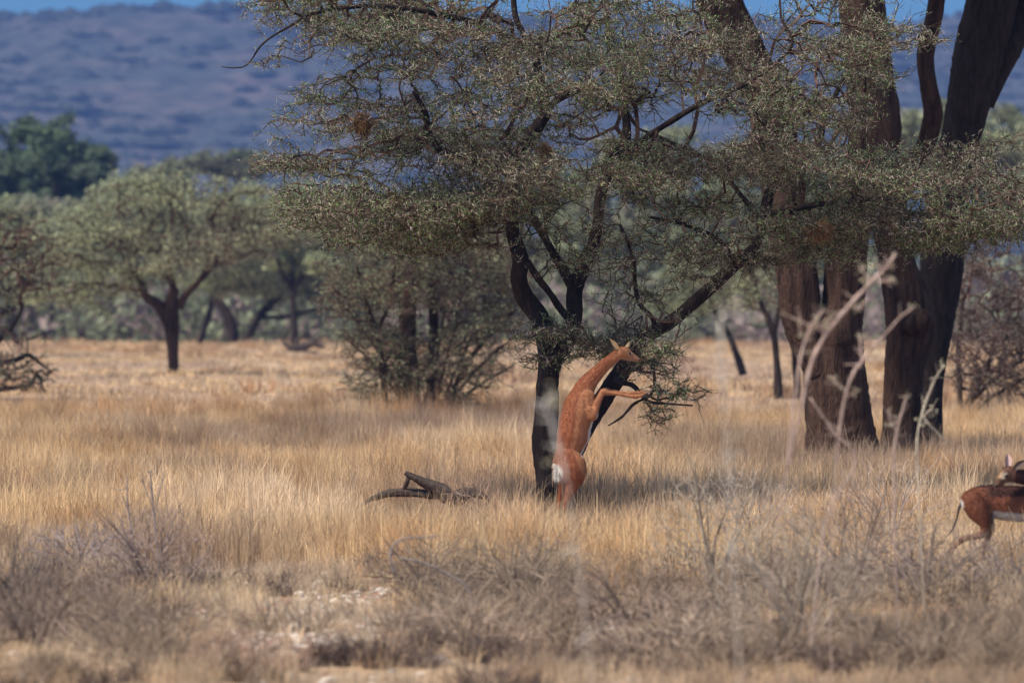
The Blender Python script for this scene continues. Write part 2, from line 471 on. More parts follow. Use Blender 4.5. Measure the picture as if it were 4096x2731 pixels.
# ------------------------------------------------------------------ the browsed acacia in focus
DT = 77.5
base = G(2195, DT)
trunk = limb([(2195, 2075, 62, 0), (2190, 2000, 50, 0), (2188, 1900, 45, 0), (2178, 1780, 46, 0), (2185, 1650, 46, 0), (2190, 1540, 46, 0), (2200, 1440, 48, 0), (2195, 1350, 52, 0), (2170, 1290, 40, 0)], DT)
L1 = limb([(2180, 1320, 40, 0), (2149, 1255, 36, 0.0), (2100, 1185, 35, 0.0), (2074, 1110, 34, -.1), (2080, 1040, 36, -.1), (2062, 970, 32, 0), (2049, 900, 26, 0.1), (2055, 780, 22, .2), (2090, 640, 20, .3), (2150, 520, 20, .4), (2185, 435, 22, .4), (2160, 330, 17, .4), (2135, 200, 14, .4), (2062, 60, 13, .4), (2050, -150, 9, .4)], DT)
L2 = limb([(2225, 1430, 42, 0.1), (2262, 1390, 34, 0.15), (2296, 1280, 32, 0.2), (2300, 1180, 30, 0.3), (2318, 1110, 30, 0.3), (2360, 1010, 27, .4), (2393, 900, 24, .5), (2405, 780, 20, .6), (2450, 650, 20, .7), (2507, 560, 20, .8), (2505, 440, 17, .9), (2480, 300, 14, .9), (2440, 150, 12, .9), (2430, -80, 9, .9)], DT)
L3 = limb([(2300, 1170, 22, 0.3), (2255, 1080, 19, 0.5), (2195, 977, 17, .8), (2150, 895, 15, 1), (2100, 800, 13, 1.3), (2040, 700, 12, 1.6)], DT)
L4 = limb([(2110, 1045, 13, -.2), (2150, 1110, 14, -.1), (2190, 1160, 14, 0), (2248, 1244, 14, .1), (2286, 1290, 14, .2)], DT)[::-1]
L5 = limb([(2215, 2060, 44, 0.5), (2262, 1900, 40, 0.7), (2315, 1790, 38, 0.8), (2364, 1690, 36, 0.8), (2430, 1575, 36, 0.8), (2490, 1494, 34, .8), (2530, 1430, 34, 0.8), (2590, 1350, 30, .8), (2673, 1300, 29, .8), (2733, 1255, 27, .8), (2830, 1165, 25, .8), (2926, 1080, 24, .8), (3030, 980, 22, .9), (3065, 880, 22, 1.0), (3110, 720, 22, 1.1), (3200, 640, 20, 1.1), (3290, 560, 17, 1.2), (3320, 450, 13, 1.3), (3400, 300, 9, 1.3)], DT)
L6 = limb([(2062, 960, 18, 0), (2040, 800, 18, -.3), (2045, 700, 22, -.5), (1928, 650, 21, -.8), (1800, 625, 18, -1.0), (1728, 560, 14, -1.1), (1705, 465, 12, -1.2), (1660, 380, 8, -1.3)], DT)
L7 = limb([(2045, 700, 16, -.5), (2080, 610, 20, -.4), (2150, 500, 18, -.2), (2230, 400, 14, 0), (2380, 330, 11, .2)], DT)
L8 = limb([(2135, 200, 10, .4), (1950, 110, 12, 0), (1750, 60, 11, -.2), (1500, 30, 9, -.4), (1270, 60, 7, -.5), (1170, 110, 5, -.5), (1060, 180, 4, -.5), (1000, 262, 3, -.5), (950, 278, 2.5, -.5), (892, 274, 1.5, -.5)], DT)
L9 = limb([(2540, 1425, 12, .8), (2620, 1300, 10, .4), (2560, 1215, 9, .2), (2540, 1130, 9, .1), (2532, 1030, 8, .0), (2480, 900, 6, -.1)], DT)
L10 = limb([(2950, 1050, 11, .8), (2880, 960, 10, .5), (2750, 900, 9, .2), (2600, 870, 6, -.2)], DT)
L11 = limb([(3065, 860, 12, .9), (3250, 820, 12, .7), (3450, 800, 10, .5), (3700, 780, 8, .3), (3900, 790, 5, .2)], DT)
L12 = limb([(3065, 900, 14, .9), (2980, 780, 10, 1), (2850, 640, 10, 1.2), (2700, 560, 8, 1.4), (2560, 500, 5, 1.6)], DT)
L13 = limb([(2450, 650, 12, .7), (2600, 540, 12, 0), (2800, 420, 11, -.5), (3000, 330, 9, -.9), (3150, 200, 6, -1.1), (3110, 90, 4, -1)], DT)
# browse line branch the antelope leans on
L14 = limb([(2470, 1520, 13, .6), (2490, 1530, 11, .0), (2530, 1540, 10, -.3), (2560, 1575, 8, -.6), (2590, 1602, 6, -.7), (2660, 1610, 5, -.7), (2765, 1618, 3, -.7)], DT)
L15 = limb([(2575, 1590, 5, -.65), (2530, 1612, 6, -.75), (2485, 1660, 5, -.8), (2430, 1696, 3, -.85)], DT)
main_poly = [(1120, 640), (1240, 560), (1230, 440), (1330, 330), (1230, 220), (1290, 110), (1080, 60), (1100, -120), (2000, -160), (2760, -160), (2800, 110), (2960, 200),
             (3140, 250), (3240, 120), (3560, 130), (3620, 300), (3520, 430), (3420, 560), (3700, 640), (3950, 560), (4150, 640), (4150, 820), (3900, 960), (3700, 900), (3420, 930), (3250, 1010),
             (3060, 880), (2700, 840), (2400, 780), (2120, 860), (1900, 900), (1700, 920), (1500, 960), (1350, 900), (1180, 760)]
lowleft = [(1200, 760), (2020, 800), (2040, 900), (1900, 990), (1620, 1030), (1380, 1010), (1250, 930)]
upleft = [(1010, -60), (1400, -100), (1380, 60), (1200, 120), (1060, 80)]
mid_sparse = [(2100, 860), (3050, 900), (2950, 1080), (2700, 1240), (2500, 1320), (2400, 1100), (2150, 1050)]
browse = [(2130, 1290), (2300, 1310), (2560, 1330), (2680, 1440), (2560, 1500), (2400, 1440), (2280, 1500), (2150, 1440)]
dangling = [(2540, 1440), (2700, 1480), (2760, 1620), (2660, 1720), (2520, 1660), (2600, 1560)]
topright = [(2700, -160), (3700, -160), (3720, 120), (3560, 420), (3200, 240), (2900, 200)]
right_low = [(3120, 900), (3950, 860), (4080, 900), (3880, 1060), (3600, 1000), (3300, 1080), (3100, 1060)]
holes = [[(3350, 400), (3500, 330), (3610, 430), (3560, 600), (3400, 660)], [(2740, 500), (2890, 450), (3010, 520), (2960, 640), (2800, 600)], [(2000, 60), (2180, 40), (2330, 70), (2300, 150), (2020, 140)], [(2330, 440), (2480, 470), (2460, 590), (2360, 560)], [(2560, 480), (2760, 500), (2740, 600), (2600, 600)],
         [(1480, 650), (1720, 700), (1640, 740), (1480, 700)], [(2830, 40), (3020, 60), (3000, 140), (2880, 150)], [(1700, 340), (1840, 350), (1800, 400)], [(2000, 400), (2080, 400), (2060, 450)]]
pts = np.vstack([
    pad_points(DT, 2.6, [(main_poly, 1)], 300, 44, 0.62, 0.055, holes),
    pad_points(DT, 1.6, [(lowleft, 1)], 44, 36, 0.5, 0.05),
    pad_points(DT, 1.2, [(upleft, 1)], 10, 22, 0.4, 0.06),
    pad_points(DT, 1.5, [(mid_sparse, 1)], 44, 15, 0.55, 0.12),
    pad_points(DT, 1.5, [(topright, 1)], 20, 20, 0.5, 0.07),
    pad_points(DT - 1.75, 0.12, [([(2540, 1370), (2640, 1350), (2700, 1460), (2590, 1490)], 1)], 3, 11, 0.2, 0.05),
    pad_points(DT, 1.1, [(right_low, 1)], 34, 40, 0.45, 0.05),
    pad_points(DT - .4, 0.5, [(browse, 1)], 20, 26, 0.3, 0.05),
    pad_points(DT - .7, 0.3, [(dangling, 1)], 8, 13, 0.3, 0.09)])
print('focal pts', len(pts))
acacia = grow_tree('acacia_tree', 'dark forked thorn acacia the upright antelope browses, wide layered thorny crown', 'tree', base,
                   [trunk], [L1, L2, L3, L4, L5, L6, L7, L8, L9, L10, L11, L12, L13, L14, L15], pts, bf=0.22, seed_from=0.75, twig_r=0.0036, max_r=0.03,
                   leaf_n=5.0, leaf_len=0.014, leaf_w=0.34, leaf_spread=0.009, thorn_n=1.25, thorn_len=0.06, twigs=3, twig_len=0.2, sides=14, flat=0.6, leaf_align=1.0)

# weaver nests hanging in it
def nest(px, py, D, dy, w_, h_, label):
    c = P(px, py, D) + np.array([0, dy, 0])
    mb = MB()
    U_, V_ = np.meshgrid(np.linspace(0, 2 * np.pi, 15)[:-1], np.linspace(0.05, np.pi - 0.05, 9))
    R_ = 1 + 0.18 * np.sin(3 * U_ + 2 * V_) + rng.normal(0, 0.07, U_.shape)
    S = np.stack([w_ * R_ * np.cos(U_) * np.sin(V_), w_ * .9 * R_ * np.sin(U_) * np.sin(V_), h_ * R_ * np.cos(V_)], -1)
    r_, c2 = U_.shape
    ii = (np.arange(r_ - 1)[:, None] * c2 + np.arange(c2)[None]).ravel(); jj = (np.arange(r_ - 1)[:, None] * c2 + (np.arange(c2) + 1)[None] % c2).ravel()
    mb.add(S.reshape(-1, 3) + c, np.stack([ii, jj, jj + c2, ii + c2], -1), (0.17, 0.10, 0.055))
    n = 420
    d = rdir(n); s0 = d * np.array([w_, w_ * .9, h_]) * 0.95 + c
    tdir = norm(np.cross(d, rdir(n)) + 0.45 * d + np.array([0, 0, -0.4]))
    ln = rng.uniform(0.05, 0.16, (n, 1))
    Vp, Qp = prisms(s0, s0 + tdir * ln, np.full(n, 0.004), np.full(n, 0.001))
    col = np.repeat(np.array([[0.24, 0.14, 0.065]]) * rng.uniform(0.6, 1.5, (n, 1)), 6, 0)
    mb.add(Vp, Qp, col)
    o = mb.build('bird_nest', M_straw, None, False, c)
    tag(o, label, 'bird nest', 'weaver nests in the acacia')
nest(1458, 505, DT, -1.2, 0.08, 0.10, 'large orange straw nest hanging at the left edge of the acacia crown')
nest(2178, 622, DT, -1.6, 0.055, 0.075, 'small yellow straw nest in the middle of the acacia crown')
nest(3265, 925, DT, -1.0, 0.11, 0.09, 'ragged rusty nest under the crown before the big trunks')
nest(1600, 830, DT, -0.8, 0.09, 0.10, 'faint brown nest low in the left half of the acacia crown')

# ------------------------------------------------------------------ big trunks at the right
DB = 97.0
crown_up = lambda poly, npad, D, dep: pad_points(D, dep, [(poly, 1)], npad, 16, 1.0, 0.12)  # crowns out of view above the trunks, made dense to shade them
tA = limb([(3370, 1900, 175), (3366, 1820, 148), (3352, 1700, 128), (3340, 1560, 122), (3330, 1420, 116), (3340, 1330, 112), (3370, 1240, 84), (3382, 1140, 84), (3388, 1020, 84), (3400, 900, 90), (3440, 760, 100), (3490, 620, 112), (3498, 480, 110), (3480, 340, 102), (3460, 180, 96), (3448, 20, 92), (3440, -200, 80), (3400, -420, 60)], DB)
tA2 = limb([(3290, 1500, 70, -.1), (3240, 1380, 78, -.1), (3205, 1240, 82, -.1), (3190, 1120, 80, -.1), (3165, 980, 78, 0), (3140, 800, 80, .1), (3110, 600, 84, .3), (3070, 420, 86, .4), (3000, 240, 88, .5), (2910, 60, 86, .6), (2840, -100, 78, .7), (2760, -300, 60, .8)], DB)
gA = crown_up([(2000, -1000), (3700, -1000), (4000, -450), (3000, -380), (2200, -420)], 110, DB, 4)
grow_tree('acacia_tree', 'massive brown twin stemmed acacia, left trunk of the big group at right', 'tree', G(3360, DB), [tA, tA2], [], gA, 0.3, 0.8, 0.012, 0.1, 8, 0.07, 0.5, 0.08,
          bark=M_bark_brown, twigs=1, twig_len=0.3, sides=20, rough=0.06)
tC = limb([(3612, 1900, 118), (3610, 1820, 96), (3610, 1680, 82), (3612, 1540, 80), (3622, 1420, 84), (3640, 1330, 96), (3634, 1250, 92), (3618, 1160, 82), (3590, 1050, 70), (3572, 930, 64), (3556, 780, 62), (3545, 640, 60), (3540, 450, 56)], DB + 2)
burl = limb([(3600, 1310, 50, -.25), (3660, 1290, 62, -.28), (3705, 1270, 42, -.3), (3722, 1262, 16, -.3)], DB + 2)
tCb = limb([(3600, 800, 34, .2), (3690, 620, 36, .2), (3722, 520, 38, .2), (3735, 440, 40, .1), (3715, 340, 37, 0), (3700, 220, 36, 0), (3728, 110, 33, 0), (3745, 0, 32, 0), (3760, -200, 26, 0)], DB + 2)
gC = crown_up([(3000, -1000), (4100, -1000), (4300, -450), (3300, -380)], 80, DB + 2, 4)
grow_tree('acacia_tree', 'brown acacia trunk with a bulging burl, middle of the big group', 'tree', G(3618, DB + 2), [tC], [burl, tCb], gC, 0.3, 0.9, 0.012, 0.1, 8, 0.07, 0.5, 0.08,
          bark=M_bark_brown, twigs=1, twig_len=0.3, sides=18, rough=0.06)
tD = limb([(3725, 1870, 62), (3728, 1780, 44), (3722, 1600, 46), (3728, 1450, 56), (3738, 1330, 66), (3750, 1200, 76), (3765, 1060, 88), (3770, 950, 90), (3790, 800, 88), (3830, 620, 82), (3862, 460, 84), (3895, 320, 92), (3925, 200, 96), (3960, 60, 100), (3985, -80, 96), (4040, -300, 80)], DB + 4)
tD2 = limb([(3940, 420, 40, .1), (3990, 290, 48, .1), (4040, 190, 54, .1), (4090, 90, 50, .2), (4150, -60, 46, .2), (4260, -260, 40, .3)], DB + 4)
gD = crown_up([(3500, -1000), (5000, -1000), (5000, -350), (3600, -380)], 45, DB + 4, 4)
grow_tree('acacia_tree', 'dark acacia trunk leaning right, rightmost of the big group', 'tree', G(3725, DB + 4), [tD], [tD2], gD, 0.3, 0.9, 0.012, 0.1, 8, 0.07, 0.5, 0.08,
          bark=M_bark, twigs=1, twig_len=0.3, sides=18, rough=0.06)

# ------------------------------------------------------------------ trees of the middle distance
GREEN = np.array([[0.19, 0.21, 0.12], [0.22, 0.24, 0.13], [0.25, 0.26, 0.15], [0.17, 0.18, 0.11], [0.21, 0.19, 0.13]])
PALE = GREEN * 1.3
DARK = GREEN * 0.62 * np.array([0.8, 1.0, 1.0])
GREY = np.array([[0.17, 0.13, 0.11], [0.20, 0.16, 0.13], [0.14, 0.115, 0.095], [0.16, 0.15, 0.10]])
# left umbrella tree
D = 212.0
T = limb([(697, 1530, 32), (695, 1490, 26), (694, 1420, 24), (688, 1330, 27), (680, 1260, 34), (690, 1200, 24), (700, 1150, 16)], D)
la = limb([(672, 1290, 22), (640, 1225, 22), (585, 1185, 19), (560, 1120, 14), (520, 1050, 10, -1)], D)
lb = limb([(712, 1230, 18), (745, 1180, 15), (800, 1120, 13), (850, 1060, 12, .5), (880, 1000, 10, 1), (930, 920, 8, 1)], D)
lc = limb([(700, 1170, 18), (680, 1110, 14), (640, 1070, 12), (600, 1000, 9, 1)], D)
g = pad_points(D, 3.0, [([(110, 1200), (150, 960), (300, 850), (430, 760), (640, 715), (900, 740), (1120, 800), (1270, 900), (1140, 1000), (960, 1050), (800, 1060), (700, 1100), (560, 1120), (430, 1180), (280, 1240)], 1)], 135, 17, 1.35, 0.07, tilt=.12)
grow_tree('umbrella_acacia', 'umbrella shaped acacia with forked brown trunk standing alone in the golden grass', 'tree', G(696, D), [T], [la, lb, lc], g, 0.3, 0.6, 0.012, 0.09, 8, 0.05, 0.5, 0.10,
          bark=M_bark_brown, twigs=1, twig_len=0.3, pal=PALE)
# leaning trees behind it
D = 350.0
for (st, lm, poly, lab) in [
    ([(790, 1405, 11), (815, 1320, 11), (838, 1250, 11), (850, 1190, 10), (865, 1100, 8)], [], [(700, 900), (1100, 880), (1050, 1180), (760, 1190)], 'thin leaning tree between the umbrella acacia and the arched trunk'),
    ([(935, 1370, 17), (930, 1320, 19), (915, 1270, 20), (890, 1225, 17), (858, 1195, 13), (830, 1120, 10)], [], [(850, 860), (1200, 850), (1150, 1130), (900, 1180)], 'tree with a trunk arching over to the left'),
    ([(965, 1400, 15), (1000, 1335, 14), (1030, 1275, 14), (1070, 1225, 14), (1110, 1180, 12), (1130, 1120, 9)], [[(1040, 1270, 8), (1100, 1268, 9), (1160, 1262, 8), (1250, 1240, 7), (1320, 1230, 5)]], [(1000, 900), (1400, 880), (1430, 1180), (1250, 1230), (1080, 1190)], 'tree with a trunk leaning right and one level side branch')]:
    T = limb(st, D); T[:, 3] *= 1.2; g = pad_points(D, 4, [(poly, 1)], 42, 12, 1.4, 0.2)
    grow_tree('leaning_acacia', lab, 'tree', G(st[0][0], D), [T], [limb(l, D) for l in lm], g, 0.3, 0.6, 0.015, 0.1, 14, 0.09, 0.6, 0.16, twigs=1, twig_len=0.4, pal=GREEN)
    D += 4
# left edge thorn bush with bare low branches
D = 165.0
T = limb([(-160, 1640, 40), (-150, 1500, 36), (-130, 1350, 30), (-90, 1200, 26), (-60, 1080, 20)], D)
lb = limb([(-150, 1540, 20), (-60, 1470, 18), (10, 1450, 14), (60, 1440, 12), (110, 1420, 10), (150, 1445, 7), (190, 1475, 4)], D)
lc = limb([(-140, 1600, 18), (-20, 1560, 14), (60, 1550, 10), (120, 1540, 8), (150, 1500, 6), (180, 1570, 4)], D)
ld = limb([(-130, 1400, 16), (-30, 1380, 14), (20, 1330, 11), (60, 1290, 8), (90, 1230, 6)], D)
g = np.vstack([pad_points(D, 2.2, [([(-450, 1200), (-300, 860), (60, 850), (190, 960), (220, 1020), (130, 1190), (-50, 1260)], 1)], 60, 18, .7, .1),
               pad_points(D, 1.6, [([(-100, 1300), (60, 1260), (190, 1430), (190, 1580), (-80, 1620)], 1)], 22, 9, .45, .12)])
grow_tree('thorn_tree', 'dark thorn tree cut by the left edge with bare tangled low branches', 'tree', G(-160, D), [T], [lb, lc, ld], g, 0.3, 0.5, 0.013, 0.07, 2.2, 0.05, 0.5, 0.07, twigs=1, twig_len=0.28, pal=GREEN * 0.8)

# multi stemmed bush in the middle
D = 140.0
st = [[(1628, 1700, 40), (1622, 1600, 35), (1625, 1480, 36), (1630, 1380, 34), (1635, 1250, 30), (1640, 1120, 22), (1650, 1000, 14)],
      [(1712, 1710, 32, .4), (1720, 1600, 22, .4), (1728, 1480, 19, .4), (1732, 1350, 18, .4), (1735, 1200, 19, .3), (1730, 1080, 16, .3), (1720, 960, 10, .3)],
      [(1560, 1690, 14, -.4), (1540, 1580, 13, -.4), (1532, 1480, 13, -.5), (1520, 1380, 11, -.6), (1490, 1280, 11, -.7), (1450, 1150, 8, -.8), (1430, 1060, 6, -.9)],
      [(1668, 1700, 18, .8), (1660, 1560, 17, .8), (1655, 1440, 15, .9), (1610, 1300, 12, 1), (1580, 1180, 9, 1.1)],
      [(1760, 1700, 13, 0), (1800, 1600, 12, -.1), (1850, 1480, 10, -.2), (1940, 1360, 9, -.3), (2060, 1240, 6, -.4)]]
for a_, x1, y1 in [(0, 2080, 1330), (1, 2010, 1180), (2, 1900, 1120), (3, 1380, 1350), (4, 1350, 1200), (5, 2060, 1460), (6, 1820, 1050), (7, 1560, 1000)]:
    x0 = 1700 + (x1 - 1700) * .15; st.append([(x0, 1690, 8, .1 * a_ - .4), (x0 + (x1 - x0) * .3, 1690 + (y1 - 1690) * .42, 7, .15 * a_ - .6), (x0 + (x1 - x0) * .65, 1690 + (y1 - 1690) * .75, 5, .2 * a_ - .8), (x1, y1, 3, .2 * a_ - .8)])
lm = [[(1560, 1670, 9, -.4), (1500, 1640, 9, -.6), (1440, 1650, 8, -.7), (1390, 1665, 5, -.8)], [(1545, 1500, 8, -.4), (1520, 1330, 8, -.6), (1560, 1220, 6, -.7)]]
g = np.vstack([pad_points(D, 1.7, [([(1330, 1260), (1310, 1100), (1420, 960), (1600, 880), (1850, 880), (2030, 980), (2090, 1150), (2060, 1350), (1900, 1300), (1720, 1200), (1500, 1250)], 1)], 120, 18, .6, .12, tilt=.3),
               pad_points(D, 1.4, [([(1350, 1340), (1560, 1280), (1680, 1400), (1800, 1300), (2080, 1320), (2000, 1500), (1880, 1640), (1450, 1660), (1390, 1560), (1460, 1450)], 1)], 100, 15, .5, .14, tilt=.5)])
grow_tree('bushy_tree', 'many stemmed grey green thorn bush left of the focus tree', 'tree', G(1660, D), [limb(s_, D) for s_ in st], [limb(s_, D) for s_ in lm], g, 0.3, 0.3, 0.007, 0.04, 2.8, 0.024, 0.5, 0.05,
          bark=M_bark_brown, twigs=3, twig_len=0.26, pal=GREEN * 1.15)
# small tree behind on the right, short leaning trunk, thin trunk
D = 165.0
st = [[(3122, 1640, 20), (3112, 1550, 17), (3106, 1430, 14), (3090, 1320, 13), (3050, 1230, 11), (3019, 1142, 10), (2998, 1050, 7)], [(3096, 1330, 11), (3120, 1230, 10), (3150, 1150, 8), (3180, 1060, 6)],
      [(3196, 1620, 15, .5), (3188, 1500, 14, .5), (3180, 1380, 12, .5), (3170, 1240, 9, .5)]]
g = pad_points(D, 1.8, [([(2850, 1120), (2900, 900), (3250, 880), (3350, 1060), (3200, 1230), (2900, 1240)], 1)], 30, 12, .7, .12)
grow_tree('thorn_tree', 'slim forked tree just left of the massive trunks', 'tree', G(3122, D), [limb(s_, D) for s_ in st], [], g, .3, .4, .009, .05, 6, .045, .5, .06, twigs=1, pal=GREEN)
D = 215.0
st = [[(2975, 1500, 16), (2950, 1430, 15), (2925, 1360, 13), (2890, 1300, 11), (2850, 1230, 8)]]
g = pad_points(D, 2.2, [([(2600, 1250), (2700, 1000), (3050, 1000), (3080, 1260)], 1)], 40, 12, .9, .15)
grow_tree('thorn_tree', 'short leaning tree in the grass right of the leaning limb', 'tree', G(2975, D), [limb(s_, D) for s_ in st], [], g, .3, .4, .012, .06, 9, .06, .5, .08, twigs=1, pal=GREEN)
# bare pinkish bush at the right edge
D = 137.0
st = [[(3850, 1700, 18), (3880, 1600, 16), (3900, 1570, 14), (3940, 1480, 13), (3965, 1430, 9)], [(3895, 1590, 12), (3960, 1530, 11), (4040, 1470, 9), (4130, 1420, 6)], [(3840, 1700, 12, .3), (3845, 1560, 11, .4), (3840, 1400, 10, .5), (3860, 1200, 8, .6)],
      [(3870, 1660, 9, -.2), (3990, 1570, 8, -.3), (4120, 1500, 6, -.4)]]
g = pad_points(D, 2.0, [([(3800, 1560), (3790, 1250), (3880, 1000), (4050, 920), (4350, 900), (4400, 1500), (4100, 1560), (3950, 1640)], 1)], 110, 18, .6, .16, tilt=.4)
grow_tree('thorn_bush', 'bare pinkish grey bush at the right edge beside the big trunks', 'bush', G(3855, D), [limb(s_, D) for s_ in st], [], g, .25, .3, .007, .04, 3, .03, .5, .05, twigs=2, twig_len=.22, pal=GREY, trunk_name='stem',
          twig_mat=M_twig)

# ------------------------------------------------------------------ far trees
def far_tree(px, D, top, bot, hw, lab, pal, name='acacia_tree', group='trees of the far wood', npad=26, leaf=0.16, tw=0.35, style=0, ln=16):
    b_ = G(px, D); h_ = H + (YH - top) / F * D
    s_ = F / D
    base_py = YH + (H - b_[2]) * s_
    lean = rng.uniform(-.25, .25) * hw
    r0 = tw * s_ * 0.5
    mid_py = base_py + (bot - base_py) * 0.75
    trunk = limb([(px, base_py + 0.3 * s_, r0 * 1.2), (px + lean * .3, (base_py + mid_py) / 2, r0), (px + lean * .6, mid_py, r0 * .85), (px + lean, (bot + top) / 2, r0 * .5)], D)
    ls = []
    for k in range(3):
        a = rng.uniform(-0.7, 0.7) if k else 0.8
        ls.append(limb([(px + lean * .6, mid_py, r0 * .7), (px + lean * .6 + a * hw * .4, bot - (bot - top) * .05, r0 * .5, rng.uniform(-1, 1)), (px + a * hw * .9, bot - (bot - top) * .5, r0 * .25, rng.uniform(-2, 2))], D))
    if style == 0:   # umbrella
        poly = [(px - hw, bot - (bot - top) * .35), (px - hw * .6, top + (bot - top) * .15), (px, top), (px + hw * .6, top + (bot - top) * .12), (px + hw, bot - (bot - top) * .4), (px + hw * .6, bot), (px - hw * .5, bot)]
    else:
        poly = [(px - hw, bot), (px - hw * .9, bot - (bot - top) * .55), (px - hw * .35, top + (bot - top) * .05), (px + hw * .1, top), (px + hw * .5, top + (bot - top) * .3), (px + hw, bot - (bot - top) * .35), (px + hw * .8, bot)]
    R = hw / s_
    g = pad_points(D, min(R * 0.7, 6), [(poly, 1)], npad, 13, R * 0.24, 0.035 * R + .1, tilt=.15 if style == 0 else .4)
    return grow_tree(name, lab, 'tree', b_, [trunk], ls, g, .3, .5, .018, .12, ln, leaf, .6, leaf * 1.1, twigs=1, twig_len=R * .09, pal=pal, sides=8, group=group)

far_tree(170, 520, 430, 900, 300, 'tall dark blue green tree rising against the hill at far left', DARK, 'broad_tree', None, 60, .22, .7, 1, 26)
far_tree(905, 640, 625, 700, 230, 'flat topped umbrella acacia small against the hill', GREEN * .75, 'umbrella_acacia', None, 34, .16, .5, 0)
far_tree(640, 600, 640, 745, 120, 'small greenish umbrella acacia left of the flat topped one', GREEN, 'umbrella_acacia', None, 20, .16, .4, 0)
k = 0
FT = [(330, 430, 800, 1050, 420, 'wide flat pale acacia crown spreading behind the left of the umbrella acacia', PALE), (1000, 440, 830, 1080, 430, 'wide flat pale acacia crown spreading behind the leaning trunks', PALE), (60, 380, 900, 1150, 330, 'wide low acacia crown behind the thorn tree', GREEN),(1120, 430, 860, 1230, 230, 'pale acacia crown filling behind the level side branch', PALE), (880, 430, 800, 1200, 260, 'acacia crown behind the right limb of the umbrella acacia', PALE * 1.1), (1450, 360, 820, 1260, 200, 'grey green acacia left behind the many stemmed bush', PALE * 1.1),(-60, 300, 780, 1240, 250, 'green acacia at the left edge behind the thorn tree', PALE), (250, 420, 880, 1270, 260, 'green acacia left of and behind the umbrella acacia', GREEN),
      (520, 390, 700, 1020, 290, 'pale leafy crown directly above the umbrella acacia', PALE), (1010, 410, 760, 1230, 260, 'acacia behind the leaning trunks', GREEN),
      (1180, 330, 740, 1080, 260, 'pale acacia crown under the left tip of the focus tree', PALE), (1330, 440, 860, 1290, 220, 'acacia between the dead log and the many stemmed bush', GREEN),
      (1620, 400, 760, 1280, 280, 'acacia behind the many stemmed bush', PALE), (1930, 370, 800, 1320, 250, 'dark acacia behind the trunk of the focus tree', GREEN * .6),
      (2200, 420, 640, 1290, 300, 'acacia behind the forked limbs of the focus tree', GREEN), (2480, 390, 560, 1290, 300, 'acacia seen through the crown right of the fork', PALE),
      (2760, 420, 480, 1300, 280, 'acacia behind the leaning limb of the focus tree', PALE), (3050, 400, 500, 1290, 280, 'acacia behind the twin stemmed trunk', GREEN),
      (3400, 430, 480, 1300, 300, 'acacia hidden mostly behind the big trunks', GREEN), (3800, 380, 400, 760, 330, 'wide pale green crown right of the leaning dark trunk', PALE),
      (4150, 410, 390, 900, 260, 'pale green acacia at the right edge', GREEN), (700, 450, 1010, 1290, 230, 'shaded scrub tree behind the umbrella trunk', DARK * 1.3),  # shade put into the darker leaf colour of this scrub tree and the next
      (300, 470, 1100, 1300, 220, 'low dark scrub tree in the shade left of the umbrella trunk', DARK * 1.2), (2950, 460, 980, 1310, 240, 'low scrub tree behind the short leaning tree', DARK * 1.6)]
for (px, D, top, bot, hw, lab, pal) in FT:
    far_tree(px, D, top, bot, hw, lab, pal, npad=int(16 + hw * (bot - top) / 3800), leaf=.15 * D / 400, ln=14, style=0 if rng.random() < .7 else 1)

# purple brown scrub at the far edge of the grass and woodland beyond: stuff
def scatter_scrub(name, n, y0, y1, size, cols, label, cat, spread=.09, per=60, leaf=.12):
    D = np.sqrt(rng.uniform(y0 ** 2, y1 ** 2, n)); x = rng.uniform(-spread, spread, n) * D * 1.15
    z = gh(x, D); s_ = rng.uniform(*size, n)
    m = n * per; i = np.repeat(np.arange(n), per)
    d = rdir(m); rr = rng.uniform(.3, 1, (m, 1)) ** .5
    C = np.stack([x, D, z], -1)[i] + d * rr * s_[i][:, None] * np.array([1.3, 1.3, .8]) + np.array([0, 0, 1]) * s_[i][:, None] * .6
    A = rdir(m); B = norm(np.cross(A, rdir(m))); ln = leaf * rng.uniform(.5, 1.5, (m, 1)) * (s_[i][:, None]) ** .5
    V, Q = cards(C, A * ln, B * ln * .6)
    cols = np.asarray(cols); ci = rng.integers(0, len(cols), n)
    c = cols[ci][i] * rng.uniform(.7, 1.3, (m, 1))
    # short stems
    k_ = 5; S0 = np.repeat(np.stack([x, D, z], -1), k_, 0); S1 = S0 + rdir(n * k_) * np.repeat(s_, k_)[:, None] * .8 * np.array([1, 1, .3]) + np.array([0, 0, .9]) * np.repeat(s_, k_)[:, None]
    V2, Q2 = prisms(S0, S1, np.full(n * k_, .02), np.full(n * k_, .01))
    V_ = np.vstack([V, V2]); Q_ = np.vstack([Q, Q2 + len(V)])
    cc = np.vstack([np.repeat(c, 4, 0), np.full((len(V2), 3), .08)])
    return tag(mesh_obj(name, V_, Q_, M_leaf, col=cc), label, cat, kind='stuff')
scatter_scrub('far_scrub', 1000, 372, 540, (1.6, 4.2), [[.22, .18, .16], [.20, .22, .14], [.28, .22, .2], [.24, .27, .17]], 'low mixed scrub along the far edge of the grass', 'scrub', .1, 110, .2)
scatter_scrub('far_woodland', 900, 560, 2300, (3, 6), [[.22, .25, .14], [.18, .21, .12], [.26, .25, .17]], 'distant woodland below the hill that reads as one green mass', 'woodland', .1, 60, .5)

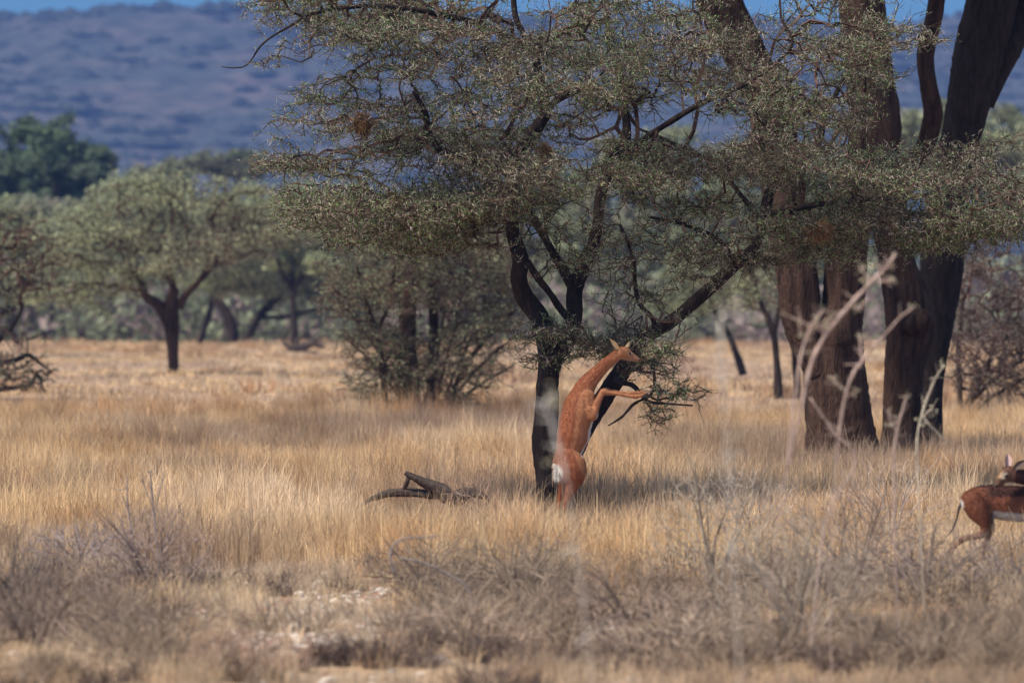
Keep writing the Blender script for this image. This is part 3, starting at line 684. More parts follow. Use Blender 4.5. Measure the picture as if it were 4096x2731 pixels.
# ------------------------------------------------------------------ grass
def blades(x, y, hgt, wid, lean, col, name, label):
    n = len(x); z = gh(x, y) - .02
    a = rng.uniform(0, 2 * np.pi, n)
    sd = np.stack([np.cos(a), np.sin(a), np.zeros(n)], -1) * (wid / 2)[:, None]
    la = rng.uniform(0, 2 * np.pi, n)
    ld = np.stack([np.cos(la), np.sin(la), np.zeros(n)], -1) * (lean * hgt)[:, None]
    b0 = np.stack([x, y, z], -1); up = np.array([0, 0, 1.])
    m_ = b0 + up * (hgt * .55)[:, None] + ld * .3
    t_ = b0 + up * (hgt * np.sqrt(np.maximum(.1, 1 - lean ** 2 * .5)))[:, None] + ld
    V = np.stack([b0 - sd, b0 + sd, m_ - sd * .8, m_ + sd * .8, t_ - sd * .25, t_ + sd * .25], 1).reshape(-1, 3)
    b6 = np.arange(n)[:, None] * 6
    Q = np.concatenate([b6 + np.array([[0, 1, 3, 2]]), b6 + np.array([[2, 3, 5, 4]])], 0)
    return tag(mesh_obj(name, V, Q, M_grass, col=np.repeat(col, 6, 0)), label, 'grass', kind='stuff')

def vnoise(x, y, s, seed):
    "smooth value noise"
    r = np.random.default_rng(seed); T = r.random((64, 64))
    x = x / s + 1000; y = y / s + 1000
    xi = np.floor(x).astype(int); yi = np.floor(y).astype(int); fx = x - xi; fy = y - yi
    fx = fx * fx * (3 - 2 * fx); fy = fy * fy * (3 - 2 * fy)
    g = lambda a, b: T[a % 64, b % 64]
    return (g(xi, yi) * (1 - fx) + g(xi + 1, yi) * fx) * (1 - fy) + (g(xi, yi + 1) * (1 - fx) + g(xi + 1, yi + 1) * fx) * fy

GOLD = np.array([.71, .505, .28]); PINK = np.array([.52, .38, .27]); RUST = np.array([.48, .29, .14]); PALEG = np.array([.76, .60, .42]); GREYG = np.array([.34, .28, .23])
def grass_colour(x, y, n):
    a = vnoise(x, y, 2.3, 1)[:, None]; b_ = vnoise(x, y * .35, 7.0, 2)[:, None]; d_ = vnoise(x, y, .8, 3)[:, None]
    c = GOLD * np.ones((n, 1))
    c = c * (1 - .7 * np.clip((a - .5) * 3, 0, 1)) + PALEG * .7 * np.clip((a - .5) * 3, 0, 1)
    k_ = np.clip((b_ - .55) * 4, 0, 1) * .8; c = c * (1 - k_) + PINK * k_
    k_ = np.clip((d_ - .60) * 5, 0, 1) * .75; c = c * (1 - k_) + RUST * k_
    e_ = vnoise(x, y * .5, 4.0, 21)[:, None]; k_ = np.clip((e_ - .62) * 6, 0, 1) * .6; c = c * (1 - k_) + np.array([.27, .19, .14]) * k_
    return c * rng.uniform(.62, 1.32, (n, 1))

# tall golden grass, near band
def tufts(nt_, y0, y1, per, rad, hh, ww, spread, dens=None):
    D = np.sqrt(rng.uniform(y0 ** 2, y1 ** 2, nt_)); x = rng.uniform(-1, 1, nt_) * (D * .0775 * 1.12 + 1.2)
    if dens is not None:
        k = rng.random(nt_) < dens(x, D); x = x[k]; D = D[k]
    n0 = len(x); th = rng.uniform(.6, 1.25, n0) * hh * (0.6 + .8 * vnoise(x, D, 3.0, 5)) * (.35 + 1.3 * vnoise(x, D, .8, 6)) * np.clip(1 - .62 * np.exp(-((x + 1.0) / 1.9) ** 2 - ((D - 73.5) / 3.2) ** 2), .3, 1) * np.clip(1 - .35 * np.exp(-((x - .8) / .9) ** 2 - ((D - 73) / 4.0) ** 2), .3, 1)
    i = np.repeat(np.arange(n0), per); n = len(i)
    a = rng.uniform(0, 6.28, n); r = rad * np.sqrt(rng.random(n))
    bx = x[i] + r * np.cos(a); by = D[i] + r * np.sin(a)
    col = grass_colour(x, D, n0)[i] * rng.uniform(.8, 1.2, (n, 1))
    return bx, by, th[i] * rng.uniform(.5, 1.1, n), np.full(n, ww) * rng.uniform(.6, 1.4, n), np.abs(rng.normal(0, spread, n)), col
def d1(x, D):
    s = np.clip((D - 55) / 5 + (vnoise(x, D, 3, 8) - .5) * 3, 0.0, 1) * (1 - .9 * ((np.abs(x + 1.8) < 1.0) & (D < 59.5)))
    return s
bx, by, hgt, wid, lean, col = tufts(34000, 50, 130, 20, .13, .38, .006, .38, d1)
blades(bx, by, hgt, wid, lean, col, 'golden_grass', 'tall dry golden grass around the upright antelope')
bx, by, hgt, wid, lean, col = tufts(9000, 41, 62, 18, .10, .16, .006, .6, lambda x, D: .25 + .75 * (vnoise(x, D, 1.6, 9) > .45))
col = col * .5 + GREYG * .45
blades(bx, by, hgt, wid, lean, col, 'short_grass', 'short grazed dry grass on the stony foreground')
bx, by, hgt, wid, lean, col = tufts(5000, 42, 54, 26, .12, .22, .005, .6, lambda x, D: np.clip(.15 + (x > .9) * .8 * (D < 51) + (x < -1.9) * .3 * (D < 46), 0, 1) * (vnoise(x, D, .9, 19) > .42))
blades(bx, by, hgt, wid, lean, col, 'foreground_grass', 'low golden tufts along the bottom of the foreground')
bx, by, hgt, wid, lean, col = tufts(4600, 56, 150, 80, .22, .46, .006, .55, lambda x, D: np.clip((vnoise(x, D * .6, 3.2, 31) - .42) * 5 + 2 * np.exp(-((x - 4.4) / .8) ** 2 - ((D - 58.2) / 1.3) ** 2), 0.02, 1) * (1 - .9 * np.exp(-((x + .6) / 2.4) ** 2 - ((D - 73.5) / 3.5) ** 2)))
col = col * np.array([.80, .70, .62])
blades(bx, by, hgt, wid, lean, col, 'grass_tussocks', 'rougher darker tussocks standing in the golden grass')
bx, by, hgt, wid, lean, col = tufts(1700, 140, 440, 50, .55, .34, .03, .7, lambda x, D: np.clip((vnoise(x, D * .3, 5, 33) - .45) * 5, 0, 1))
col = col * np.array([.70, .60, .56])
blades(bx, by, hgt, wid, lean, col, 'far_tussocks', 'brownish tussocks on the far plain')
bx, by, hgt, wid, lean, col = tufts(24000, 125, 460, 12, .30, .17, .03, .6)
blades(bx, by, hgt, wid, lean, col, 'far_grass', 'dry grass of the plain stretching to the wood')

# dry grey scrub mixed in the foreground: stuff
def twig_scrub(name, n, y0, y1, size, label, col0, dens=None, per=46):
    D = np.sqrt(rng.uniform(y0 ** 2, y1 ** 2, n)); x = rng.uniform(-1, 1, n) * (D * .0775 * 1.12 + 1)
    if dens is not None:
        k = rng.random(n) < dens(x, D); x = x[k]; D = D[k]
    n = len(x); s_ = rng.uniform(*size, n); z = gh(x, D)
    B0 = np.stack([x, D, z], -1); i = np.repeat(np.arange(n), per); m = len(i)
    d = norm(rdir(m) * np.array([1, 1, .5]) + np.array([0, 0, .75])); L_ = s_[i] * rng.uniform(.3, 1.1, m)
    st = B0[i] + rdir(m) * np.array([.08, .08, 0]); mid = st + d * L_[:, None] * .5
    d2 = norm(d + .7 * rdir(m)); en = mid + d2 * L_[:, None] * .5
    d3 = norm(d + 1.0 * rdir(m)); e3 = mid + d3 * L_[:, None] * .4
    S0 = np.vstack([st, mid, mid]); S1 = np.vstack([mid, en, e3])
    r = np.full(m, .0042)
    V, Q = prisms(S0, S1, np.concatenate([r * 1.3, r, r * .8]), np.concatenate([r, r * .4, r * .4]))
    c = np.repeat(np.tile(np.asarray(col0) * rng.uniform(.7, 1.35, (m, 1)), (3, 1)), 6, 0)
    return tag(mesh_obj(name, V, Q, M_drytwig, col=c), label, 'scrub', kind='stuff')
twig_scrub('dry_scrub', 1300, 43, 66, (.2, .5), 'low grey leafless scrub covering the stony foreground', (.23, .17, .12), lambda x, D: np.clip((vnoise(x, D, 2.2, 12) - .35) * 4, 0, 1) * np.clip((64 - D) / 9, .1, 1) * (1 - .85 * ((np.abs(x + 1.8) < .95) & (D > 47) & (D < 59.5))))
twig_scrub('dark_scrub', 1100, 42, 60, (.12, .34), 'low dead scrub patches on the foreground with shade put into their dark colour', (.12, .085, .07), lambda x, D: np.clip((vnoise(x, D, 1.3, 15) - .5) * 6, 0, 1) * (1 - .9 * ((np.abs(x + 1.8) < .95) & (D > 47) & (D < 59.5))), 60)  # shaded patches of the foreground put into the dark twig colour
twig_scrub('brown_scrub', 500, 66, 150, (.3, .6), 'thin brown scrub mixed into the golden grass', (.26, .18, .14), lambda x, D: np.clip((vnoise(x, D, 4, 13) - .5) * 4, 0, 1))

# ------------------------------------------------------------------ stones
def stone(mb, c, s_, col):
    U_, V_ = np.meshgrid(np.linspace(0, 2 * np.pi, 9)[:-1], np.linspace(0.15, np.pi - 0.15, 6))
    R_ = 1 + rng.normal(0, .13, U_.shape)
    S = np.stack([R_ * np.cos(U_) * np.sin(V_) * s_[0], R_ * np.sin(U_) * np.sin(V_) * s_[1], R_ * np.cos(V_) * s_[2]], -1)
    r_, c2 = U_.shape
    ii = (np.arange(r_ - 1)[:, None] * c2 + np.arange(c2)[None]).ravel(); jj = (np.arange(r_ - 1)[:, None] * c2 + (np.arange(c2) + 1)[None] % c2).ravel()
    mb.add(S.reshape(-1, 3) + c, np.stack([ii, jj, jj + c2, ii + c2], -1), col)
    e = (r_ - 1) * c2
    mb.F.append(np.array([[0, 1, 2, 3], [0, 3, 4, 7], [4, 5, 6, 7], [e + 3, e + 2, e + 1, e], [e + 7, e + 4, e + 3, e], [e + 7, e + 6, e + 5, e + 4]])[:, ::-1] + mb.n - len(S.reshape(-1, 3)))
mb = MB()
for _ in range(2600):
    D = rng.uniform(47, 59) if rng.random() < .8 else rng.uniform(43, 60); px = rng.normal(1150, 300) if rng.random() < .75 else rng.uniform(-100, 4200)
    x = (px - 2048) / F * D; s = rng.uniform(.008, .035) * (1.5 if rng.random() < .05 else 1)
    c = np.array([.46, .39, .32]) * rng.uniform(.5, 1.35) if rng.random() < .75 else np.array([.30, .17, .12])
    stone(mb, (x, D, float(gh(x, D)) + s * .3), (s * rng.uniform(1, 1.8), s * rng.uniform(.8, 1.5), s * rng.uniform(.5, .9)), c)
tag(mb.build('pebbles', M_stone), 'scatter of small pale pebbles on the bare foreground soil', 'pebbles', kind='stuff')
for (px, py, s, lab) in [(1275, 2338, .055, 'white stone at the upper right of the pebble patch'), (370, 2272, .045, 'whitish stone alone among grass tufts at left'), (1270, 2420, .05, 'pale cracked stone in the pebble patch below the white stone'),
                         (835, 2335, .05, 'flat pale stone at the top left of the pebble patch'), (1745, 2665, .07, 'blurred pale stone at the bottom edge near the middle'), (55, 2660, .045, 'small pinkish stone in the bottom left corner'), (1570, 2470, .055, 'flat pinkish stone right of the pebble patch')]:
    D = H * F / (py - YH); x = (px - 2048) / F * D; mb = MB(); c = np.array([x, D, float(gh(x, D)) + s * .4])
    stone(mb, c, (s * 1.2, s, s * .6), (.46, .40, .34)); tag(mb.build('stone', M_stone, None, True, c), lab, 'stone', 'pale stones on the foreground soil')

# ------------------------------------------------------------------ foreground bushes (out of focus)
DRY = (.24, .178, .128)
def dry_bush(px, D, h_, w_, n, lab, col0=DRY, name='dry_bush', group='leafless foreground bushes', r=.0034, up=.6, py_top=None):
    b_ = G(px, D); root = empty(name, b_, lab, 'bush', group)
    k = int(5 + w_ * 6); sd = []; mbS = MB(); tips = []
    for j in range(k):
        a = rng.uniform(0, 6.28); R = w_ * .5 * rng.uniform(.3, 1)
        tip = b_ + np.array([R * np.cos(a), R * np.sin(a), h_ * rng.uniform(.65, 1.05)])
        m1 = b_ + (tip - b_) * np.array([.3, .3, .4]) + rng.normal(0, .03, 3)
        rows = np.array([[*(b_ + rng.normal(0, .03, 3) * [1, 1, 0] - [0, 0, .05]), r * 2.8], [*m1, r * 2.1], [*(m1 * .4 + tip * .6 + rng.normal(0, .04, 3)), r * 1.5], [*tip, r * .6]])
        tube(mbS, rows, 6, 5, .08, np.array(col0) * rng.uniform(.75, 1.1)); sd.append(catmull(rows, 5)[:, :3])
    mbS.build('stem', M_drytwig, root, True)
    sd = np.vstack(sd)
    a = rng.uniform(0, 6.28, n); rr = w_ * .55 * np.sqrt(rng.random(n)); zz = h_ * (rng.random(n) ** .8) * (1 - .55 * (rr / (w_ * .55)) ** 2)
    pts = b_ + np.stack([rr * np.cos(a), rr * np.sin(a), zz + .04], -1)
    X, par, cnt, ns = mst(sd, np.linalg.norm(sd - b_, axis=1), pts, .5)
    q = np.arange(ns, len(X)); p = par[q]; rad = np.minimum(r * .62 * np.maximum(cnt, 1) ** .3, r * 2)
    st = X[q]; en = st + norm(norm(X[q] - X[p]) + .9 * rdir(len(q)) + np.array([0, 0, .35])) * rng.uniform(.03, .16, (len(q), 1))
    V, Q = prisms(np.vstack([X[p], st]), np.vstack([X[q], en]), np.concatenate([rad[q] * 1.1, np.full(len(q), r * .5)]), np.concatenate([rad[q], np.full(len(q), r * .25)]), 3)
    c = np.repeat(np.asarray(col0) * rng.uniform(.7, 1.4, (2 * len(q), 1)), 6, 0)
    mesh_obj('twigs', V, Q, M_drytwig, root, c)
    return root
BUSH = [(600, 56, .75, 1.1, 700, 'dark twiggy bush left of the pebble patch', (.26, .19, .16)), (150, 46, .7, 1.5, 800, 'large dark brown bush in the bottom left corner', (.19, .14, .11)), (640, 45, .55, 1.2, 600, 'grey brown bush at the bottom between the left corner and the pebbles', DRY),
        (980, 43.4, .30, .8, 400, 'low reddish bush at the bottom below the pebbles', (.28, .18, .13)), (1690, 56, .5, 1.0, 600, 'grey bush just right of the pebble patch', DRY), (2080, 54, .6, 1.5, 800, 'spreading grey bush below the upright antelope', DRY),
        (1880, 47, .42, 1.1, 500, 'low bush at the bottom middle', (.34, .25, .18)), (2520, 50, .55, 1.4, 700, 'brown bush at the bottom right of the middle', (.22, .16, .12)), (2860, 56, 1.25, 1.1, 700, 'tall hazy grey bush left of the curved sapling', (.33, .265, .20)),
        (3180, 47, 1.1, 1.2, 900, 'tall hazy grey bush right below the curved sapling', (.33, .265, .20)), (3420, 55, .9, 1.4, 900, 'dense brown bush below the thick right trunks', (.21, .155, .12)), (3700, 53, .7, 1.5, 900, 'dark tangled bush below the antelope at right', (.22, .17, .14)),
        (4060, 56, .55, 1.1, 600, 'dark bush at the right edge under the turning antelope', (.22, .18, .15)), (330, 60, .5, 1.1, 500, 'purplish bush among grass at left', (.25, .21, .20)),
        (2700, 46, .5, 1.2, 600, 'pale brown bush at the very bottom right of centre', (.36, .27, .2)), (3000, 64, .9, 1.1, 500, 'hazy thin bush in the golden grass left of the big trunks', (.36, .28, .22)), (3560, 66, 1.0, 1.3, 500, 'hazy thin bush in front of the burl trunk', (.36, .28, .22)),
        (1900, 68, .75, .8, 160, 'sparse brown shrub right of the fallen branch', (.30, .2, .15)), (40, 51, .6, .7, 400, 'dark bush on the left edge', (.08, .07, .07))]
for (px, D, h_, w_, n, lab, c0) in BUSH:
    dry_bush(px, D, h_, w_, n, lab, c0)

# tall thin saplings in the foreground
def sapling(rows_list, D, lab, col0, name='thorn_sapling', tips=True, cat='sapling', base_px=None, group=None):
    r0 = rows_list[0][0]
    b_ = G(base_px if base_px is not None else r0[0], D)
    root = empty(name, b_, lab, cat, group); TV = []
    for rows in rows_list:
        lr = limb(rows, D); lr[:, 3] *= .62; mb = MB(); tube(mb, lr, 8, 7, .16, col0)
        wr = catmull(limb(rows, D), 8); a = wr[len(wr) // 4:, :3]; n = max(5, len(a) // 2)
        p = a[rng.integers(0, len(a), n)]; e = p + norm(rdir(n) + np.array([0, 0, .5])) * rng.uniform(.03, .12, (n, 1))
        V, Q = prisms(p, e, np.full(n, .004), np.full(n, .0015)); mb.add(V, Q, col0)
        mb.build('stem', M_drytwig, root, True); TV += [e[:2], a[-1:]]
    if tips:
        TV = np.vstack(TV); i = np.repeat(np.arange(len(TV)), 7); n = len(i)
        C = TV[i] + rng.normal(0, .014, (n, 3)); A = rdir(n) * .013; B = norm(np.cross(A, rdir(n))) * .006
        V, Q = cards(C, A, B); mesh_obj('foliage', V, Q, M_leaf, root, np.repeat(np.array([[.55, .48, .32]]) * rng.uniform(.7, 1.2, (n, 1)), 4, 0))
    return root
SAP = (.40, .29, .24)
sapling([[(3160, 2830, 3), (3085, 2500, 3), (3100, 2200, 3), (3145, 1900, 5), (3200, 1660, 10), (3225, 1540, 12), (3250, 1440, 12), (3299, 1346, 11), (3395, 1225, 12), (3491, 1123, 11), (3540, 1075, 9), (3580, 1020, 7)],
         [(3480, 1135, 7), (3470, 1110, 7), (3440, 1070, 6)], [(3495, 1120, 6), (3530, 1125, 7), (3575, 1115, 6)], [(3300, 1340, 6), (3270, 1310, 7), (3243, 1310, 5)], [(3150, 1880, 9), (3180, 1600, 8), (3205, 1420, 8), (3245, 1310, 8), (3295, 1240, 6)],
         [(3245, 1310, 5), (3215, 1290, 5), (3195, 1283, 4)], [(3246, 1310, 5), (3280, 1312, 5), (3312, 1300, 4)], [(3395, 1225, 5), (3440, 1235, 4), (3450, 1212, 4)], [(3525, 1090, 5), (3515, 1070, 5), (3508, 1055, 4)]], 41.5, 'tall curved pinkish sapling blurred in front of the big trunks', SAP)
sapling([[(3330, 2800, 3), (3320, 2300, 3), (3345, 1850, 5), (3363, 1690, 10), (3385, 1570, 9), (3420, 1480, 9), (3450, 1445, 9), (3485, 1395, 8), (3555, 1321, 7), (3600, 1270, 6), (3655, 1228, 5)], [(3450, 1445, 7), (3445, 1400, 6), (3438, 1350, 5)], [(3385, 1560, 6), (3350, 1535, 6), (3330, 1510, 5)]],
        42.5, 'second curved sapling right of the tallest one', SAP)
sapling([[(3600, 2640, 4), (3580, 2200, 4), (3575, 1850, 6), (3590, 1720, 8), (3610, 1640, 7), (3630, 1580, 6)], [(3590, 1730, 6), (3565, 1690, 5), (3560, 1650, 4)]], 46, 'thin sapling before the burl trunk', SAP)
sapling([[(3700, 2500, 4), (3680, 2100, 4), (3668, 1800, 6), (3680, 1690, 7), (3710, 1590, 7), (3745, 1510, 6), (3775, 1460, 5)], [(3672, 1690, 5), (3720, 1640, 5), (3740, 1640, 4)], [(3690, 1660, 5), (3720, 1700, 5), (3780, 1760, 4)]], 50.5, 'thin knotty sapling before the rightmost big trunk', (.45, .38, .28))
sapling([[(3240, 2650, 7), (3300, 2100, 7), (3420, 1850, 6), (3330, 1720, 6), (3240, 1590, 5)]], 45.5, 'thin arching twig low before the massive trunk', SAP, tips=False)
sapling([[(2980, 3600, 2), (2960, 2780, 1.5), (2930, 2200, 1.5), (2900, 1700, 2), (2885, 1400, 9), (2892, 1260, 10), (2950, 1270, 9), (3020, 1275, 7)]], 28, 'pale stalk bent over at the top left of the twin trunk', (.5, .46, .4), tips=True)
sapling([[(2420, 3600, 2), (2390, 3000, 1.5), (2330, 2400, 1.5), (2262, 1900, 2), (2230, 1780, 8), (2205, 1680, 9), (2180, 1620, 8), (2215, 1570, 7)]], 27, 'very blurred pale stalk in front of the focus trunk', (.55, .5, .44), tips=True)
sapling([[(1040, 2750, 5), (1010, 2200, 5), (1000, 2050, 6), (1003, 1930, 5)]], 42, 'blurred upright twig in the grass above the pebbles', DRY, tips=False)
sapling([[(640, 2320, 7), (620, 2100, 6), (608, 1980, 6), (600, 1880, 4)], [(615, 2060, 3), (640, 1960, 3), (660, 1900, 2)], [(612, 2030, 3), (580, 1950, 3), (560, 1900, 2)]], 60, 'dark thin sapling in the golden grass at left', (.22, .18, .17), tips=False)
sapling([[(550, 2340, 6), (530, 2150, 5), (510, 2010, 5), (508, 1910, 4)], [(520, 2060, 3), (480, 1960, 2)]], 59.5, 'shorter dark sapling beside the thin one at left', (.22, .18, .17), tips=False)

# arched dry branch in the foreground
mb = MB(); D = 52.0
for rows in ([(1900, 2420, 6), (1860, 2340, 6), (1780, 2290, 5), (1690, 2250, 5), (1600, 2230, 4)], [(1580, 2300, 5), (1560, 2220, 5), (1600, 2160, 4), (1700, 2150, 3), (1760, 2140, 2)]):
    tube(mb, limb(rows, D), 6, 6, .12, (.22, .18, .16))
c = P(1750, 2300, D)
tag(mb.build('dry_branch', M_dead, None, True, c), 'thin arched dry branch lying over scrub below the fallen log', 'branch')

# ------------------------------------------------------------------ fallen wood
D = 76.0
b_ = G(1720, D); root = empty('fallen_branch', b_, 'dark forked fallen branch lying in the golden grass left of the antelope', 'branch')
DW = (.07, .052, .043)
main = [(2010, 2010, 8), (1900, 1985, 12), (1850, 1975, 18), (1800, 1980, 26), (1760, 1975, 24), (1710, 1955, 19), (1660, 1935, 17), (1640, 1930, 14), (1622, 1918, 7)]
mb = MB(); tube(mb, limb([(1960, 1995, 8, .0), (1915, 1978, 14, 0), (1870, 1972, 19, 0), (1815, 1990, 28, 0), (1765, 1962, 25, 0), (1715, 1938, 21, 0), (1675, 1918, 19, 0), (1645, 1902, 14, 0), (1620, 1888, 9, 0)], D), 12, 8, .2, DW); mb.build('log', M_dead, root, True)
mb = MB(); tube(mb, limb([(1790, 1980, 22, .05), (1700, 1976, 20, .1), (1620, 1968, 17, .1), (1560, 1972, 14, .1), (1510, 1986, 12, .1), (1470, 2004, 10, .1), (1445, 2024, 8, .1)], D), 10, 8, .2, DW); mb.build('side_branch', M_dead, root, True)
mb = MB(); tube(mb, limb([(1634, 1912, 9, 0), (1624, 1935, 9, .05), (1610, 1970, 7, .1)], D), 8, 5, .1, DW); mb.build('stub', M_dead, root, True)
D = 300.0
b_ = G(1220, D); root = empty('dead_log', b_, 'gnarled dead log with upturned branches far off by the wood', 'log')
mb = MB(); tube(mb, limb([(1120, 1345, 5), (1140, 1375, 8), (1170, 1390, 13), (1215, 1385, 14), (1250, 1375, 11), (1285, 1385, 9), (1300, 1385, 6)], D), 9, 6, .15, DW); mb.build('log', M_dead, root, True)
for rr in ([(1180, 1385, 9), (1190, 1360, 8), (1205, 1345, 5)], [(1225, 1380, 8), (1260, 1362, 7), (1295, 1345, 4)] , [(1150, 1398, 9), (1240, 1412, 10), (1310, 1420, 7)]):
    mb = MB(); tube(mb, limb(rr, D), 8, 5, .12, DW); mb.build('branch', M_dead, root, True)

# ------------------------------------------------------------------ antelopes
def blob_mesh(chains, voxel, smooth_it):
    "chains of spheres (x,y,z,r[,sy]) fused to one continuous skin"
    VV = []; FF = []; n0 = 0
    U_, V_ = np.meshgrid(np.linspace(0, 2 * np.pi, 15)[:-1], np.linspace(0.0, np.pi, 9)[1:-1])
    S = np.stack([np.cos(U_) * np.sin(V_), np.sin(U_) * np.sin(V_), np.cos(V_)], -1); r_, c2 = U_.shape
    ii = (np.arange(r_ - 1)[:, None] * c2 + np.arange(c2)[None]).ravel(); jj = (np.arange(r_ - 1)[:, None] * c2 + (np.arange(c2) + 1)[None] % c2).ravel()
    fq = [tuple(q) for q in np.stack([ii, ii + c2, jj + c2, jj], -1)]
    top, bot = r_ * c2, r_ * c2 + 1
    fq += [(top, j, (j + 1) % c2) for j in range(c2)] + [(bot, (r_ - 1) * c2 + (j + 1) % c2, (r_ - 1) * c2 + j) for j in range(c2)]
    sp = np.vstack([S.reshape(-1, 3), [0, 0, 1], [0, 0, -1]])
    for ch, sy in chains:
        q = catmull(np.array(ch), 8)
        L_ = np.linalg.norm(np.diff(q[:, :3], axis=0), axis=1)
        pts_ = [q[0]]
        for a in range(len(q) - 1):
            k = max(1, int(L_[a] / (max(q[a, 3], .008) * .22)))
            for t in range(1, k + 1): pts_.append(q[a] + (q[a + 1] - q[a]) * t / k)
        for p in pts_:
            VV.append(sp * p[3] * np.array([1, sy, 1]) + p[:3]); FF += [tuple(v + n0 for v in f) for f in fq]; n0 += len(sp)
    me = bpy.data.meshes.new('tmp'); me.from_pydata(np.vstack(VV).tolist(), [], FF); me.update()
    o = bpy.data.objects.new('tmp', me); sc.collection.objects.link(o)
    rm = o.modifiers.new('r', 'REMESH'); rm.mode = 'VOXEL'; rm.voxel_size = voxel
    sm = o.modifiers.new('s', 'SMOOTH'); sm.factor = .5; sm.iterations = smooth_it
    dg = bpy.context.evaluated_depsgraph_get(); ev = o.evaluated_get(dg)
    m2 = bpy.data.meshes.new_from_object(ev)
    bpy.data.objects.remove(o); bpy.data.meshes.remove(me)
    return m2

def finish(m2, name, parent, colfn, mat):
    n = len(m2.vertices); co = np.zeros(n * 3, np.float32); m2.vertices.foreach_get('co', co); co = co.reshape(-1, 3)
    nr = np.zeros(n * 3, np.float32); m2.vertices.foreach_get('normal', nr); nr = nr.reshape(-1, 3)
    a = m2.attributes.new('Col', 'FLOAT_COLOR', 'POINT'); c = np.ones((n, 4), np.float32); c[:, :3] = colfn(co, nr); a.data.foreach_set('color', c.ravel())
    m2.vertices.foreach_set('co', (co - wloc(parent)).astype(np.float32).ravel())
    m2.materials.clear(); m2.materials.append(mat); m2.polygons.foreach_set('use_smooth', np.ones(len(m2.polygons), bool)); m2.update()
    m2.name = name
    o = bpy.data.objects.new(name, m2); o.parent = parent; sc.collection.objects.link(o); return o

def ear(parent, base_, tip, w_, nrm, cin, cout):
    "cupped leaf-shaped ear"
    base_ = np.array(base_); tip = np.array(tip); ax = tip - base_; L_ = np.linalg.norm(ax); ax = ax / L_
    nrm = np.array(nrm, float); nrm -= ax * nrm.dot(ax); nrm /= np.linalg.norm(nrm); sd = np.cross(ax, nrm)
    mb = MB(); rows = 8; cols = 6; f = []
    prof = lambda t: w_ * (math.sin(math.pi * min(1, t * .8 + .16)) ** .8) * (1 - t ** 5)
    for off, col in ((0, cin), (-.004, cout)):
        V = []
        for r in range(rows + 1):
            t = r / rows; ww = max(prof(t), .002)
            for c_ in range(cols + 1):
                u_ = c_ / cols * 2 - 1
                V.append(base_ + ax * L_ * t + sd * ww * u_ + nrm * (off + ww * .75 * u_ * u_ ))
        i = np.array([r * (cols + 1) + c_ for r in range(rows) for c_ in range(cols)])
        Q = np.stack([i, i + 1, i + cols + 2, i + cols + 1], -1)
        mb.add(V, Q, col)
    o = mb.build('ear', M_fur, parent, True)
    return o

def ball(name, parent, c, r, mat, col=(1, 1, 1), sc_=(1, 1, 1)):
    U_, V_ = np.meshgrid(np.linspace(0, 2 * np.pi, 17)[:-1], np.linspace(0.02, np.pi - .02, 10))
    S = np.stack([np.cos(U_) * np.sin(V_), np.sin(U_) * np.sin(V_), np.cos(V_)], -1) * r * np.array(sc_); r_, c2 = U_.shape
    ii = (np.arange(r_ - 1)[:, None] * c2 + np.arange(c2)[None]).ravel(); jj = (np.arange(r_ - 1)[:, None] * c2 + (np.arange(c2) + 1)[None] % c2).ravel()
    mb = MB(); mb.add(S.reshape(-1, 3) + np.array(c), np.stack([ii, jj, jj + c2, ii + c2], -1), col); return mb.build(name, mat, parent, True)

def hoof(parent, top, tip, r):
    "cloven hoof: two toes"
    top = np.array(top); tip = np.array(tip); sd = np.cross(tip - top, [0, 0, 1.]); 
    if np.linalg.norm(sd) < 1e-3: sd = np.array([0, 1., 0])
    sd = sd / np.linalg.norm(sd) * r * .5
    mb = MB()
    for s_ in (-1, 1):
        tube(mb, np.array([[*(top + sd * s_ * .8), r * .55], [*((top + tip) / 2 + sd * s_ * .9), r * .6], [*(tip + sd * s_ * 1.0), r * .22]]), 8, 5, .01)
    return mb.build('hoof', M_hoof, parent, True)

def fur(parent, m_obj, n, ln, dirn, wid=.0012):
    me = m_obj.data; k = len(me.polygons); c = np.zeros(k * 3); me.polygons.foreach_get('center', c); c = c.reshape(-1, 3)
    nn = np.zeros(k * 3); me.polygons.foreach_get('normal', nn); nn = nn.reshape(-1, 3)
    nv = len(me.vertices); vc = np.zeros(nv * 4); me.attributes['Col'].data.foreach_get('color', vc); vc = vc.reshape(-1, 4)[:, :3]
    first = np.array([p.vertices[0] for p in me.polygons])
    i = rng.integers(0, k, n); d = np.array(dirn, float)[None] + rng.normal(0, .25, (n, 3)); d -= nn[i] * (d * nn[i]).sum(1)[:, None]; d = norm(d) + nn[i] * rng.uniform(.05, .5, (n, 1))
    s0 = c[i] + wloc(parent) + rng.normal(0, .003, (n, 3)); V, Q = prisms(s0, s0 + norm(d) * ln * rng.uniform(.5, 1.3, (n, 1)), np.full(n, wid), np.full(n, wid * .3))
    col = vc[first[i]] * rng.uniform(.75, 1.3, (n, 1))
    return mesh_obj('hair', V, Q, M_fur, m_obj, np.repeat(col, 6, 0))

